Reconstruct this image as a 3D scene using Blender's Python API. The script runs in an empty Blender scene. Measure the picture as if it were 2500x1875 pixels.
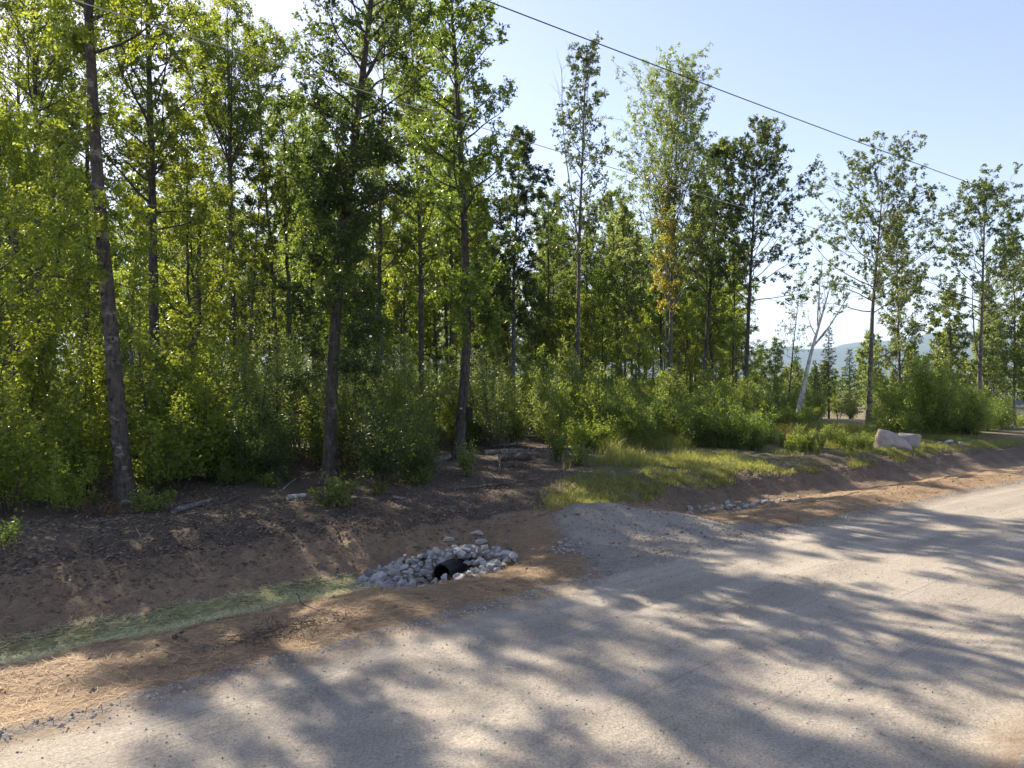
import bpy, bmesh, math, random
import numpy as np
R = math.radians
sc = bpy.context.scene
C = sc.collection

# ------------------------------------------------------------------ camera, sky, sun, exposure
CAM_H = 3.3
cam = bpy.data.cameras.new('camera')
cam.sensor_width = 36.0
cam.lens = 25.0
cam.clip_start = 0.1
cam.clip_end = 30000
cam_o = bpy.data.objects.new('camera', cam)
C.objects.link(cam_o)
cam_o.location = (0, 0, CAM_H)
cam_o.rotation_euler = (R(90), 0, 0)
sc.camera = cam_o

SUN_EL, SUN_AZ = R(38), R(-39.7)          # azimuth clockwise from +Y
world = bpy.data.worlds.new('World')
sc.world = world
world.use_nodes = True
wn = world.node_tree
sky = wn.nodes.new('ShaderNodeTexSky')
sky.sky_type = 'NISHITA'
sky.sun_disc = False
sky.sun_elevation = SUN_EL
sky.sun_rotation = SUN_AZ
sky.altitude = 250
sky.air_density = 1.0
sky.dust_density = 0.35
sky.ozone_density = 2.0
wn.nodes['Background'].inputs[1].default_value = 0.115
wb = wn.nodes.new('ShaderNodeMix')                 # the photograph's white balance: a paler, less cyan sky
wb.data_type = 'RGBA'
wb.blend_type = 'MULTIPLY'
wb.inputs['Factor'].default_value = 1.0
wb.inputs['B'].default_value = (1.16, .885, .82, 1)
wn.links.new(sky.outputs[0], wb.inputs['A'])
wn.links.new(wb.outputs['Result'], wn.nodes['Background'].inputs[0])
sun = bpy.data.lights.new('sun', 'SUN')
sun.energy = 5.0
sun.angle = R(0.53)
sun.color = (1.0, 0.90, 0.74)
sun_o = bpy.data.objects.new('sun', sun)
C.objects.link(sun_o)
sun_o.location = (0, 0, 60)
sun_o.rotation_euler = (R(90) - SUN_EL, 0, R(180) - SUN_AZ)
vs = sc.view_settings
vs.view_transform = 'Standard'
vs.look = 'None'
vs.exposure = 1.35
vs.gamma = 1.0
sc.cycles.max_bounces = 5
sc.cycles.diffuse_bounces = 3
sc.cycles.glossy_bounces = 2
sc.cycles.transmission_bounces = 3
sc.cycles.volume_bounces = 0
sc.cycles.sample_clamp_indirect = 6.0
sc.cycles.use_denoising = True

# ------------------------------------------------------------------ helpers
rs = np.random.RandomState(7)
LAT = rs.rand(256, 256)


def vnoise(x, y):
    xi, yi = np.floor(x).astype(int), np.floor(y).astype(int)
    fx, fy = x - xi, y - yi
    fx, fy = fx * fx * (3 - 2 * fx), fy * fy * (3 - 2 * fy)
    a, b = LAT[xi % 256, yi % 256], LAT[(xi + 1) % 256, yi % 256]
    c, d = LAT[xi % 256, (yi + 1) % 256], LAT[(xi + 1) % 256, (yi + 1) % 256]
    return (a * (1 - fx) + b * fx) * (1 - fy) + (c * (1 - fx) + d * fx) * fy


def fbm(x, y, f=1.0, n=4):
    x, y = np.asarray(x, float), np.asarray(y, float)
    o, a, t = 0.0, 1.0, 0.0
    for k in range(n):
        o = o + a * (vnoise(x * f + 17.3 * k, y * f + 5.1 * k) - .5)
        t += a
        a *= .5
        f *= 2.03
    return o / t * 2


def sstep(x, a, b):
    t = np.clip((np.asarray(x, float) - a) / (b - a), 0, 1)
    return t * t * (3 - 2 * t)


def mesh_np(name, v, f, mat=None, smooth=False, fattr=None, vattr=None):
    v = np.asarray(v, np.float32)
    f = np.asarray(f, np.int32)
    k = f.shape[1]
    me = bpy.data.meshes.new(name)
    me.vertices.add(len(v))
    me.vertices.foreach_set('co', v.ravel())
    me.loops.add(f.size)
    me.loops.foreach_set('vertex_index', f.ravel())
    me.polygons.add(len(f))
    me.polygons.foreach_set('loop_start', np.arange(len(f), dtype=np.int32) * k)
    if smooth:
        me.polygons.foreach_set('use_smooth', np.ones(len(f), bool))
    else:
        me.polygons.foreach_set('use_smooth', np.zeros(len(f), bool))
    for nm, arr in (fattr or {}).items():
        a = me.attributes.new(nm, 'FLOAT', 'FACE')
        a.data.foreach_set('value', np.asarray(arr, np.float32))
    for nm, arr in (vattr or {}).items():
        a = me.attributes.new(nm, 'FLOAT', 'POINT')
        a.data.foreach_set('value', np.asarray(arr, np.float32))
    me.update(calc_edges=True)
    if mat:
        me.materials.append(mat)
    return me


def link(name, me, parent=None, loc=None):
    o = bpy.data.objects.new(name, me)
    C.objects.link(o)
    if parent:
        o.parent = parent
    if loc is not None:
        o.location = loc
    return o


def tag(o, label=None, cat=None, group=None, kind=None):
    if label:
        o['label'] = label
    if cat:
        o['category'] = cat
    if group:
        o['group'] = group
    if kind:
        o['kind'] = kind
    return o


class Tubes:
    """collects tapered tubes as quads"""
    def __init__(self):
        self.v, self.f, self.n = [], [], 0

    def add(self, pts, rad, sides=6, cap=True, rough=0.0, rng=None):
        pts = np.asarray(pts, float)
        rad = np.asarray(rad, float)
        m = len(pts)
        tan = np.gradient(pts, axis=0)
        tan /= np.linalg.norm(tan, axis=1)[:, None] + 1e-9
        ref = np.array([1., 0, 0]) if abs(tan[0][0]) < .8 else np.array([0, 1., 0])
        u = np.cross(tan, ref)
        u /= np.linalg.norm(u, axis=1)[:, None] + 1e-9
        w = np.cross(tan, u)
        a = np.arange(sides) * 2 * math.pi / sides
        rr = rad[:, None] * np.ones(sides)
        if rough and rng is not None:
            rr = rr * (1 + rough * rng.uniform(-1, 1, rr.shape))
        ring = pts[:, None, :] + rr[..., None] * (np.cos(a)[None, :, None] * u[:, None, :] + np.sin(a)[None, :, None] * w[:, None, :])
        self.v.append(ring.reshape(-1, 3))
        i = np.arange(m - 1)[:, None] * sides
        j = np.arange(sides)[None, :]
        jn = (j + 1) % sides
        q = np.stack([i + j, i + jn, i + sides + jn, i + sides + j], -1).reshape(-1, 4) + self.n
        self.f.append(q)
        self.n += m * sides
        if cap:
            for end, row in ((0, 0), (1, m - 1)):
                c = self.n
                self.v.append(pts[row][None])
                base = self.n - m * sides + row * sides if end == 0 else self.n - m * sides - 1 + row * sides
                self.n += 1
                jj = np.arange(sides)
                t = np.stack([np.full(sides, c), base + jj, base + (jj + 1) % sides, np.full(sides, c)], -1)
                # degenerate quads avoided: store as quad with two half steps
                self.f.append(t[:, [0, 1, 2, 0]])

    def mesh(self, name, mat, smooth=True):
        v = np.concatenate(self.v)
        f = np.concatenate(self.f)
        tri = f[:, 0] == f[:, 3]
        q = f[~tri]
        allt = np.concatenate([q[:, [0, 1, 2]], q[:, [0, 2, 3]], f[tri][:, :3]])
        return mesh_np(name, v, allt, mat, smooth)


# ------------------------------------------------------------------ materials
def nt(name):
    m = bpy.data.materials.new(name)
    m.use_nodes = True
    return m, m.node_tree, m.node_tree.nodes['Principled BSDF']


def N(t, typ, **kw):
    n = t.nodes.new(typ)
    for k, v in kw.items():
        if k in n.inputs:
            n.inputs[k].default_value = v
        else:
            setattr(n, k, v)
    return n


def ramp(t, fac, stops):
    r = t.nodes.new('ShaderNodeValToRGB')
    els = r.color_ramp.elements
    while len(els) < len(stops):
        els.new(.5)
    for e, (p, c) in zip(els, stops):
        e.position = p
        e.color = (*c, 1)
    if fac is not None:
        t.links.new(fac, r.inputs[0])
    return r.outputs[0]


def mixc(t, fac, a, b, mode='MIX'):
    m = t.nodes.new('ShaderNodeMix')
    m.data_type = 'RGBA'
    m.blend_type = mode
    for sock, val in ((m.inputs['Factor'], fac), (m.inputs['A'], a), (m.inputs['B'], b)):
        if isinstance(val, bpy.types.NodeSocket):
            t.links.new(val, sock)
        elif isinstance(val, (int, float)):
            sock.default_value = val
        else:
            sock.default_value = (*val, 1)
    return m.outputs['Result']


def noise(t, scale, detail=4, rough=.6, vec=None, out=0):
    n = N(t, 'ShaderNodeTexNoise', Scale=scale, Detail=detail, Roughness=rough)
    if vec is not None:
        t.links.new(vec, n.inputs['Vector'])
    return n.outputs[out]


def math_(t, op, a, b=None, clamp=False):
    m = t.nodes.new('ShaderNodeMath')
    m.operation = op
    m.use_clamp = clamp
    for i, val in enumerate((a, b)):
        if val is None:
            continue
        if isinstance(val, bpy.types.NodeSocket):
            t.links.new(val, m.inputs[i])
        else:
            m.inputs[i].default_value = val
    return m.outputs[0]


def maprange(t, v, a, b, c=0, d=1):
    m = t.nodes.new('ShaderNodeMapRange')
    t.links.new(v, m.inputs[0])
    for i, x in enumerate((a, b, c, d)):
        m.inputs[i + 1].default_value = x
    return m.outputs[0]


def bump(t, h, strength, dist, bsdf):
    b = N(t, 'ShaderNodeBump', Strength=strength, Distance=dist)
    t.links.new(h, b.inputs['Height'])
    t.links.new(b.outputs[0], bsdf.inputs['Normal'])
    return b


def attr(t, name):
    a = t.nodes.new('ShaderNodeAttribute')
    a.attribute_name = name
    return a.outputs['Fac']


def objco(t):
    return t.nodes.new('ShaderNodeTexCoord').outputs['Object']


def stvec(t, ks=1.0, kt=1.0):
    c = t.nodes.new('ShaderNodeCombineXYZ')
    t.links.new(math_(t, 'MULTIPLY', attr(t, 's'), ks), c.inputs[0])
    t.links.new(math_(t, 'MULTIPLY', attr(t, 't'), kt), c.inputs[1])
    return c.outputs[0]


def leaf_mat(name, dark, light, trans, tfac=.5, rough=.42, obj_var=.25):
    m, t, b = nt(name)
    lv = attr(t, 'lv')
    oi = t.nodes.new('ShaderNodeObjectInfo')
    col = ramp(t, lv, [(0, dark), (.75, light), (1, tuple(min(1, c * 1.3) for c in light))])
    hsv = N(t, 'ShaderNodeHueSaturation')
    t.links.new(col, hsv.inputs['Color'])
    t.links.new(maprange(t, oi.outputs['Random'], 0, 1, 1 - obj_var, 1 + obj_var), hsv.inputs['Value'])
    t.links.new(maprange(t, oi.outputs['Random'], 0, 1, .488, .512), hsv.inputs['Hue'])
    t.links.new(hsv.outputs[0], b.inputs['Base Color'])
    b.inputs['Roughness'].default_value = rough
    b.inputs['Specular IOR Level'].default_value = .45
    tr = t.nodes.new('ShaderNodeBsdfTranslucent')
    hs2 = N(t, 'ShaderNodeHueSaturation')
    tc = ramp(t, lv, [(0, tuple(c * .7 for c in trans)), (1, trans)])
    t.links.new(tc, hs2.inputs['Color'])
    t.links.new(maprange(t, oi.outputs['Random'], 0, 1, 1 - obj_var, 1 + obj_var), hs2.inputs['Value'])
    t.links.new(hs2.outputs[0], tr.inputs['Color'])
    mx = t.nodes.new('ShaderNodeMixShader')
    mx.inputs[0].default_value = tfac
    t.links.new(b.outputs[0], mx.inputs[1])
    t.links.new(tr.outputs[0], mx.inputs[2])
    t.links.new(mx.outputs[0], t.nodes['Material Output'].inputs[0])
    return m


def bark_mat(name, dark, mid, light, lich=.62, vscale=9):
    m, t, b = nt(name)
    co = objco(t)
    mp = N(t, 'ShaderNodeMapping')
    mp.inputs['Scale'].default_value = (1, 1, .22)
    t.links.new(co, mp.inputs[0])
    n1 = noise(t, vscale * 1.6, 5, .7, mp.outputs[0])
    mp2 = N(t, 'ShaderNodeMapping')
    mp2.inputs['Scale'].default_value = (1, 1, 1.6)
    t.links.new(co, mp2.inputs[0])
    n2 = noise(t, 2.4, 3, .6, mp2.outputs[0])
    c1 = ramp(t, n1, [(.32, dark), (.6, mid)])
    f = ramp(t, n2, [(lich - .04, (0, 0, 0)), (lich + .04, (1, 1, 1))])
    c2 = mixc(t, f, c1, light)
    n3 = noise(t, 5.5, 5, .75, co)
    c2 = mixc(t, 1.0, c2, ramp(t, n3, [(.30, (.35, .33, .31)), (.52, (1, 1, 1)), (.75, (1.45, 1.4, 1.3))]), 'MULTIPLY')
    t.links.new(c2, b.inputs['Base Color'])
    b.inputs['Roughness'].default_value = .9
    bump(t, math_(t, 'ADD', n1, math_(t, 'MULTIPLY', n3, .6)), 1.0, .05, b)
    return m


def plain(name, col, rough=.8, var=.25, scale=8, bstr=.3, bdist=.01, metal=0):
    m, t, b = nt(name)
    n1 = noise(t, scale, 5, .65, objco(t))
    c = ramp(t, n1, [(.3, tuple(x * (1 - var) for x in col)), (.7, tuple(min(1, x * (1 + var)) for x in col))])
    t.links.new(c, b.inputs['Base Color'])
    b.inputs['Roughness'].default_value = rough
    b.inputs['Metallic'].default_value = metal
    if bstr:
        bump(t, n1, bstr, bdist, b)
    return m


M = {}
M['leaf_oak'] = leaf_mat('leaf_oak', (.045, .075, .018), (.11, .165, .034), (.34, .46, .045))
M['leaf_heavy'] = leaf_mat('leaf_heavy', (.034, .056, .017), (.082, .115, .032), (.24, .31, .05), .42)
M['leaf_maple'] = leaf_mat('leaf_maple', (.058, .092, .016), (.14, .19, .03), (.46, .53, .045), .54)
M['leaf_birch'] = leaf_mat('leaf_birch', (.055, .088, .02), (.145, .195, .04), (.45, .54, .06), .5)
M['leaf_pale'] = leaf_mat('leaf_pale', (.065, .10, .03), (.15, .195, .055), (.40, .48, .10), .48)
M['leaf_gold'] = leaf_mat('leaf_gold', (.12, .105, .02), (.25, .21, .035), (.58, .50, .06), .5)
M['leaf_dark'] = leaf_mat('leaf_dark', (.030, .056, .018), (.07, .115, .03), (.24, .34, .05), .44)
M['leaf_red'] = leaf_mat('leaf_red', (.08, .045, .02), (.18, .10, .035), (.4, .2, .06), .4)
M['needle'] = leaf_mat('needle', (.022, .042, .018), (.05, .078, .03), (.13, .2, .05), .3)
M['grass'] = leaf_mat('grass', (.085, .105, .022), (.25, .25, .07), (.54, .56, .11), .45)
M['flower'] = leaf_mat('flower', (.4, .27, .02), (.6, .42, .03), (.6, .4, .02), .3)
M['bark_oak'] = bark_mat('bark_oak', (.03, .024, .019), (.10, .083, .067), (.20, .19, .165), .66)
M['bark_maple'] = bark_mat('bark_maple', (.035, .028, .022), (.115, .094, .074), (.26, .235, .195), .61)
M['bark_grey'] = bark_mat('bark_grey', (.07, .062, .054), (.16, .145, .13), (.27, .255, .23), .62)
M['bark_dark'] = bark_mat('bark_dark', (.03, .025, .02), (.10, .085, .07), (.18, .17, .15), .68)
M['bark_birch'] = bark_mat('bark_birch', (.3, .28, .25), (.62, .60, .56), (.10, .09, .08), .70, 4)
M['knot'] = plain('knot', (.025, .02, .017), .95)
M['deadwood'] = bark_mat('deadwood', (.09, .08, .07), (.25, .225, .20), (.14, .115, .09), .64, 7)
M['rotwood'] = bark_mat('rotwood', (.05, .038, .028), (.16, .12, .085), (.3, .28, .25), .62, 7)
M['rock_grey'] = plain('rock_grey', (.36, .35, .335), .85, .28, 6, .5, .02)
M['rock_blue'] = plain('rock_blue', (.25, .25, .25), .85, .3, 6, .5, .02)
M['rock_tan'] = plain('rock_tan', (.36, .32, .27), .85, .28, 6, .5, .02)
M['boulder_pink'] = plain('boulder_pink', (.33, .275, .235), .85, .25, 2.5, .6, .05)
M['boulder_grey'] = plain('boulder_grey', (.30, .265, .24), .85, .25, 3, .6, .05)
M['pebble'] = plain('pebble', (.27, .24, .21), .85, .35, 2.2, 0)
M['clod'] = plain('clod', (.19, .13, .085), .95, .4, 3, .4, .01)
M['edge_stone'] = plain('edge_stone', (.36, .32, .27), .85, .3, 2.2, 0)
M['black_plastic'] = plain('black_plastic', (.006, .006, .007), .6, .2, 20, .1, .002)
M['wire_black'] = plain('wire_black', (.02, .02, .022), .5, .1, 20, 0)
M['wire_alu'] = plain('wire_alu', (.42, .41, .39), .5, .1, 20, 0)
M['tag_pale'] = plain('tag_pale', (.42, .42, .3), .7, .1, 20, 0)
M['chip'] = leaf_mat('chip', (.042, .028, .019), (.23, .16, .11), (.1, .07, .04), .08, .8, 0)
M['straw'] = leaf_mat('straw', (.22, .13, .06), (.44, .30, .15), (.4, .28, .12), .2, .7, 0)
M['straw_green'] = leaf_mat('straw_green', (.18, .19, .08), (.54, .51, .26), (.42, .42, .2), .2, .7, 0)
M['house_wall'] = plain('house_wall', (.72, .72, .70), .7, .04, 5, 0)
M['house_roof'] = plain('house_roof', (.16, .165, .18), .85, .2, 30, .2, .01)
M['glass_dark'] = plain('glass_dark', (.05, .06, .07), .15, .1, 3, 0)
M['hill'] = plain('hill', (.045, .06, .03), .95, .35, .01, 0)


def gravel_mat(name, c1, c2, tracks=True, bs=.9):
    m, t, b = nt(name)
    co = objco(t)
    big = noise(t, .55, 4, .6, co)
    col = ramp(t, big, [(.3, c1), (.72, c2)])
    if tracks:
        tr = noise(t, 1.0, 3, .55, stvec(t, .035, 1.1))
        f = ramp(t, tr, [(.36, (0, 0, 0)), (.62, (1, 1, 1))])
        col = mixc(t, math_(t, 'MULTIPLY', f, .62), col, tuple(min(1, x * 1.28) for x in c2))
        tr2 = noise(t, 1.0, 2, .5, stvec(t, .12, 9))
        f2 = ramp(t, tr2, [(.60, (0, 0, 0)), (.70, (1, 1, 1))])
        col = mixc(t, math_(t, 'MULTIPLY', f2, .38), col, tuple(x * .62 for x in c1))
    fine = noise(t, 38, 3, .75, co)
    col = mixc(t, 1.0, col, ramp(t, fine, [(.25, (.52, .52, .53)), (.5, (.98, .98, .98)), (.78, (1.5, 1.45, 1.4))]), 'MULTIPLY')
    vo = N(t, 'ShaderNodeTexVoronoi', Scale=26.0)
    t.links.new(co, vo.inputs['Vector'])
    sp = ramp(t, vo.outputs['Distance'], [(.10, (1, 1, 1)), (.2, (0, 0, 0))])
    cr = t.nodes.new('ShaderNodeSeparateColor')
    t.links.new(vo.outputs['Color'], cr.inputs[0])
    pick = ramp(t, cr.outputs[0], [(.52, (0, 0, 0)), (.54, (1, 1, 1))])
    tone = ramp(t, cr.outputs[1], [(.3, (.10, .09, .082)), (.8, (.50, .46, .41))])
    col = mixc(t, math_(t, 'MULTIPLY', sp, pick), col, tone)
    # earth trodden in along both edges
    e = math_(t, 'ADD', attr(t, 'edge'), math_(t, 'MULTIPLY', math_(t, 'SUBTRACT', noise(t, 2.2, 5, .7, co), .5), .9))
    fe = maprange(t, e, .02, .55, .8, 0)
    col = mixc(t, fe, col, ramp(t, noise(t, 9, 4, .7, co), [(.3, (.12, .08, .048)), (.7, (.26, .185, .115))]))
    t.links.new(col, b.inputs['Base Color'])
    b.inputs['Roughness'].default_value = .88
    b.inputs['Specular IOR Level'].default_value = .3
    h = math_(t, 'ADD', math_(t, 'MULTIPLY', fine, .6), math_(t, 'MULTIPLY', noise(t, 9, 3, .6, co), .9))
    h = math_(t, 'ADD', h, math_(t, 'MULTIPLY', math_(t, 'MULTIPLY', sp, pick), .35))
    bump(t, h, bs, .022, b)
    return m


M['gravel'] = gravel_mat('gravel', (.225, .195, .155), (.325, .285, .232))
M['gravel_pile'] = gravel_mat('gravel_pile', (.225, .195, .16), (.33, .29, .24), False, 1.0)


def soil_mat():
    m, t, b = nt('soil')
    co = objco(t)
    n1 = noise(t, .9, 5, .65, co)
    n2 = noise(t, 14, 4, .7, co)
    mp = N(t, 'ShaderNodeMapping')
    mp.inputs['Rotation'].default_value = (0, 0, R(38))
    mp.inputs['Scale'].default_value = (7, 60, 7)
    t.links.new(co, mp.inputs[0])
    fib = noise(t, 1.0, 4, .7, mp.outputs[0])
    soil = ramp(t, n1, [(.3, (.14, .092, .057)), (.7, (.26, .178, .112))])
    soil = mixc(t, 1.0, soil, ramp(t, n2, [(.25, (.45, .43, .42)), (.5, (1, 1, 1)), (.8, (1.35, 1.3, 1.25))]), 'MULTIPLY')
    strawc = ramp(t, fib, [(.3, (.145, .096, .056)), (.55, (.29, .20, .118)), (.8, (.47, .35, .215))])
    # straw lies on the berm between road and ditch, patchy up the cut bank
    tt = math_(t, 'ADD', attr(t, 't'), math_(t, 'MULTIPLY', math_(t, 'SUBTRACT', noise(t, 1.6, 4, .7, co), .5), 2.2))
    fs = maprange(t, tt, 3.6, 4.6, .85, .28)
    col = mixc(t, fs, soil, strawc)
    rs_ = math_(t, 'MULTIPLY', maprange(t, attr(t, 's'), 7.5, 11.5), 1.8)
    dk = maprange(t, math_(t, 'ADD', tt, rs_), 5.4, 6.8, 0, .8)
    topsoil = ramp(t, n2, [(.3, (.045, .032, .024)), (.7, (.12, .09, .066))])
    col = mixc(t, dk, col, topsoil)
    e = math_(t, 'ADD', attr(t, 'edge'), math_(t, 'MULTIPLY', math_(t, 'SUBTRACT', noise(t, 3.0, 5, .75, co), .5), .7))
    fe = maprange(t, e, .0, .28, .85, 0)
    col = mixc(t, fe, col, ramp(t, noise(t, 38, 3, .75, co), [(.3, (.13, .11, .092)), (.7, (.30, .265, .225))]))
    t.links.new(col, b.inputs['Base Color'])
    b.inputs['Roughness'].default_value = .95
    h = math_(t, 'ADD', math_(t, 'MULTIPLY', n2, 1.0), math_(t, 'MULTIPLY', fib, .3))
    bump(t, h, .9, .045, b)
    return m


M['soil'] = soil_mat()


def floor_mat():
    m, t, b = nt('forest_floor')
    co = objco(t)
    n1 = noise(t, .6, 5, .65, co)
    n2 = noise(t, 22, 4, .75, co)
    lit = ramp(t, n2, [(.25, (.03, .021, .015)), (.5, (.10, .069, .046)), (.72, (.20, .145, .10))])
    grs = ramp(t, n2, [(.25, (.055, .05, .02)), (.55, (.13, .115, .045)), (.8, (.26, .22, .11))])
    bare = ramp(t, n2, [(.25, (.13, .09, .055)), (.6, (.24, .17, .105)), (.8, (.34, .26, .18))])
    f = ramp(t, math_(t, 'ADD', attr(t, 'grass'), math_(t, 'MULTIPLY', math_(t, 'SUBTRACT', n1, .5), .9)), [(.4, (0, 0, 0)), (.6, (1, 1, 1))])
    g2 = mixc(t, ramp(t, noise(t, .35, 4, .6, co), [(.5, (0, 0, 0)), (.62, (1, 1, 1))]), grs, bare)
    col = mixc(t, f, lit, g2)
    t.links.new(col, b.inputs['Base Color'])
    b.inputs['Roughness'].default_value = .95
    bump(t, n2, .9, .06, b)
    return m


M['floor'] = floor_mat()


def mat_mat(name, a, b_, c):
    m, t, b = nt(name)
    co = objco(t)
    mp = N(t, 'ShaderNodeMapping')
    mp.inputs['Rotation'].default_value = (0, 0, R(35))
    mp.inputs['Scale'].default_value = (6, 40, 6)
    t.links.new(co, mp.inputs[0])
    fib = noise(t, 1.0, 5, .75, mp.outputs[0])
    n2 = noise(t, 30, 4, .7, co)
    col = ramp(t, math_(t, 'ADD', math_(t, 'MULTIPLY', fib, .6), math_(t, 'MULTIPLY', n2, .4)), [(.3, a), (.5, b_), (.72, c)])
    t.links.new(col, b.inputs['Base Color'])
    b.inputs['Roughness'].default_value = .9
    bump(t, math_(t, 'ADD', fib, n2), .9, .03, b)
    return m


M['mat_green'] = mat_mat('mat_green', (.19, .185, .07), (.36, .34, .135), (.55, .50, .24))
M['mat_coir'] = mat_mat('mat_coir', (.15, .10, .055), (.29, .20, .115), (.46, .35, .21))

# ------------------------------------------------------------------ terrain in road coordinates (s along the edge, t towards the wood)
P0 = np.array([-.69, 9.97])
TH = R(38.5)
DV = np.array([math.cos(TH), math.sin(TH)])
NV = np.array([-math.sin(TH), math.cos(TH)])


def bend(s):
    u = np.asarray(s, float) - 8
    a = np.minimum(np.abs(u), 40)
    return .35 - .0028 * a * a - .0028 * 80 * np.maximum(np.abs(u) - 40, 0)


def st2xy(s, t):
    s, t = np.asarray(s, float), np.asarray(t, float)
    tt = t + bend(s)
    return P0[0] + DV[0] * s + NV[0] * tt, P0[1] + DV[1] * s + NV[1] * tt


def xy2st(x, y):
    dx, dy = np.asarray(x, float) - P0[0], np.asarray(y, float) - P0[1]
    s = dx * DV[0] + dy * DV[1]
    return s, dx * NV[0] + dy * NV[1] - bend(s)


TA = [-14, -8, -6.3, -5.9, -3, 0, .3, 1.3, 2.4, 3.1, 3.8, 4.5, 5.1, 5.9, 7.5, 12, 40]
ZA = [.15, .1, .0, -.05, .03, 0, .01, .03, -.14, -.34, -.45, -.38, -.2, .12, .28, .35, .35]
TB = [-14, -8, -6.3, -5.9, -3, 0, .3, 1.2, 2.2, 3.0, 3.7, 4.2, 4.8, 5.4, 6.5, 10, 40]
ZB = [.15, .1, .0, -.05, .03, 0, .04, .09, -.02, -.26, -.38, -.22, .20, .40, .48, .5, .5]


def apron_edge(s):
    return np.interp(s, [2.2, 3.0, 3.6, 4.3, 5.0, 6.0, 7.0, 7.7, 8.4, 9.2, 10.2, 11], [0, .15, .8, 2.3, 3.6, 4.15, 4.1, 3.4, 2.0, .8, .2, 0])


def ground(x, y):
    x, y = np.asarray(x, float), np.asarray(y, float)
    s, t = xy2st(x, y)
    w = sstep(s, 6, 13)
    za, zb = np.interp(t, TA, ZA), np.interp(t, TB, ZB)
    z = za * (1 - w) + zb * w
    # driveway fill across the ditch, heaped at its far end
    fill = sstep(s, 2.2 + .35 * np.clip(t, 0, 5), 3.6 + .35 * np.clip(t, 0, 5)) * (1 - sstep(s, 8.0, 10.2))
    ft = np.interp(t, [0, 1, 3, 5.5, 6.5], [0, .02, .06, .12, .2])
    inz = (t > 0) & (t < 6.5)
    z = np.where(inz, z * (1 - fill) + np.maximum(z, ft) * fill, z)
    ridge = .52 * np.exp(-((s - 6.0) / 1.35) ** 2 - ((t - 3.0) / .95) ** 2) + .20 * np.exp(-((s - 7.6) / 1.0) ** 2 - ((t - 2.1) / .8) ** 2)
    z = z + ridge
    z = z + fbm(x, y, 2.6, 4) * .16 * np.clip(ridge, 0, .4)
    # apron of stones: hollow round the pipe mouth with a heap behind it
    z = z - .24 * np.exp(-((s - 1.2) / 1.05) ** 2 - ((t - 2.5) / .75) ** 2)
    # broad relief
    off = np.clip(np.abs(t + 3) - 3, 0, None)
    far = sstep(off, 4, 14)
    z = z + fbm(x, y, .12, 3) * .22 * far
    rough = np.where(t < -.05, .006, np.where(t < 6.5, .05, .07)) * sstep(np.abs(t + 3), 2.8, 3.6) + .006
    z = z + fbm(x, y, 1.3, 4) * rough * 1.6
    berm = sstep(t, .0, .6) * (1 - sstep(t, 5.5, 7))
    z = z + fbm(x * 1.0, y, .8, 3) * .05 * berm * (1 - fill)
    # clods along the cut bank
    z = z + np.abs(fbm(x + 31, y, 3.2, 3)) * .17 * sstep(t, 4.0, 5.0) * (1 - sstep(t, 6.8, 8.0)) * (1 - fill)
    # shallow ruts along the road
    z = z + fbm(s * .05, t * 1.1, 1.0, 3) * .035 * sstep(-t, .2, .9) * (1 - sstep(-t, 5.4, 6.2))
    # windrow of stones along the road edge
    z = z + .035 * np.exp(-((t - .12) / .13) ** 2) * (fbm(x, y, 2.5, 2) + .6) * (1 - fill)
    # the ground falls away to the right, far off
    d = sstep(y + .7 * x, 65, 150)
    z = z - 3.4 * d * sstep(x, -10, 40)
    return z


def gz(x, y):
    return float(ground(np.array([x]), np.array([y]))[0])


def grow_axis(lo, hi, step, far):
    a = [np.arange(lo, hi, step)]
    for sgn, st0 in ((1, hi), (-1, lo - step)):
        p, d, l = st0, step, []
        while abs(p) < far:
            l.append(p)
            d *= 1.16
            p += sgn * d
        l.append(sgn * far)
        a.append(np.array(l))
    return np.sort(np.concatenate(a))


FAR = 7000
S_AX = grow_axis(-9, 26, .075, FAR)


def strip(name, t0, t1, nrow, mat, power=1.0, extra=None):
    """sheet between two t-boundaries; t0,t1: arrays over S_AX"""
    k = np.linspace(0, 1, nrow) ** power
    S = np.repeat(S_AX[None, :], nrow, 0)
    T = t0[None, :] * (1 - k[:, None]) + t1[None, :] * k[:, None]
    X, Y = st2xy(S, T)
    Z = ground(X, Y)
    n, mcol = S.shape
    v = np.stack([X, Y, Z], -1).reshape(-1, 3)
    i = np.arange(n - 1)[:, None] * mcol
    j = np.arange(mcol - 1)[None, :]
    f = np.stack([i + j, i + j + 1, i + mcol + j + 1, i + mcol + j], -1).reshape(-1, 4)
    va = {'s': S.ravel(), 't': T.ravel()}
    if extra:
        va.update({kk: fn(X, Y, S, T).ravel() for kk, fn in extra.items()})
    o = link(name, mesh_np(name, v, f, mat, True, None, va))
    return o


one = np.ones_like(S_AX)
rag = fbm(S_AX, one * 3, 1.1, 4) * .16
near = np.exp(-(np.maximum(np.abs(S_AX - 8) - 30, 0) / 20) ** 2)
B_ROAD0 = -6.3 * one + fbm(S_AX, one * 9, .7, 4) * .2 * near
B_ROAD = rag * near
B_APR = B_ROAD + apron_edge(S_AX) + rag * .6 * (apron_edge(S_AX) > .02)
B_BANK = np.maximum(np.interp(S_AX, [-30, -6, 0, 5, 9, 13, 40], [6.3, 6.2, 6.0, 5.3, 5.0, 5.0, 5.2]), B_APR + .3) + fbm(S_AX, one * 5, .6, 5) * .5 * near


def meadow(x, y):
    return sstep(x - (.5 + (y - 17) * .28), -.7, 1.0)


def grassness(X, Y, S, T):
    return meadow(X, Y) * .9 + .05


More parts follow.
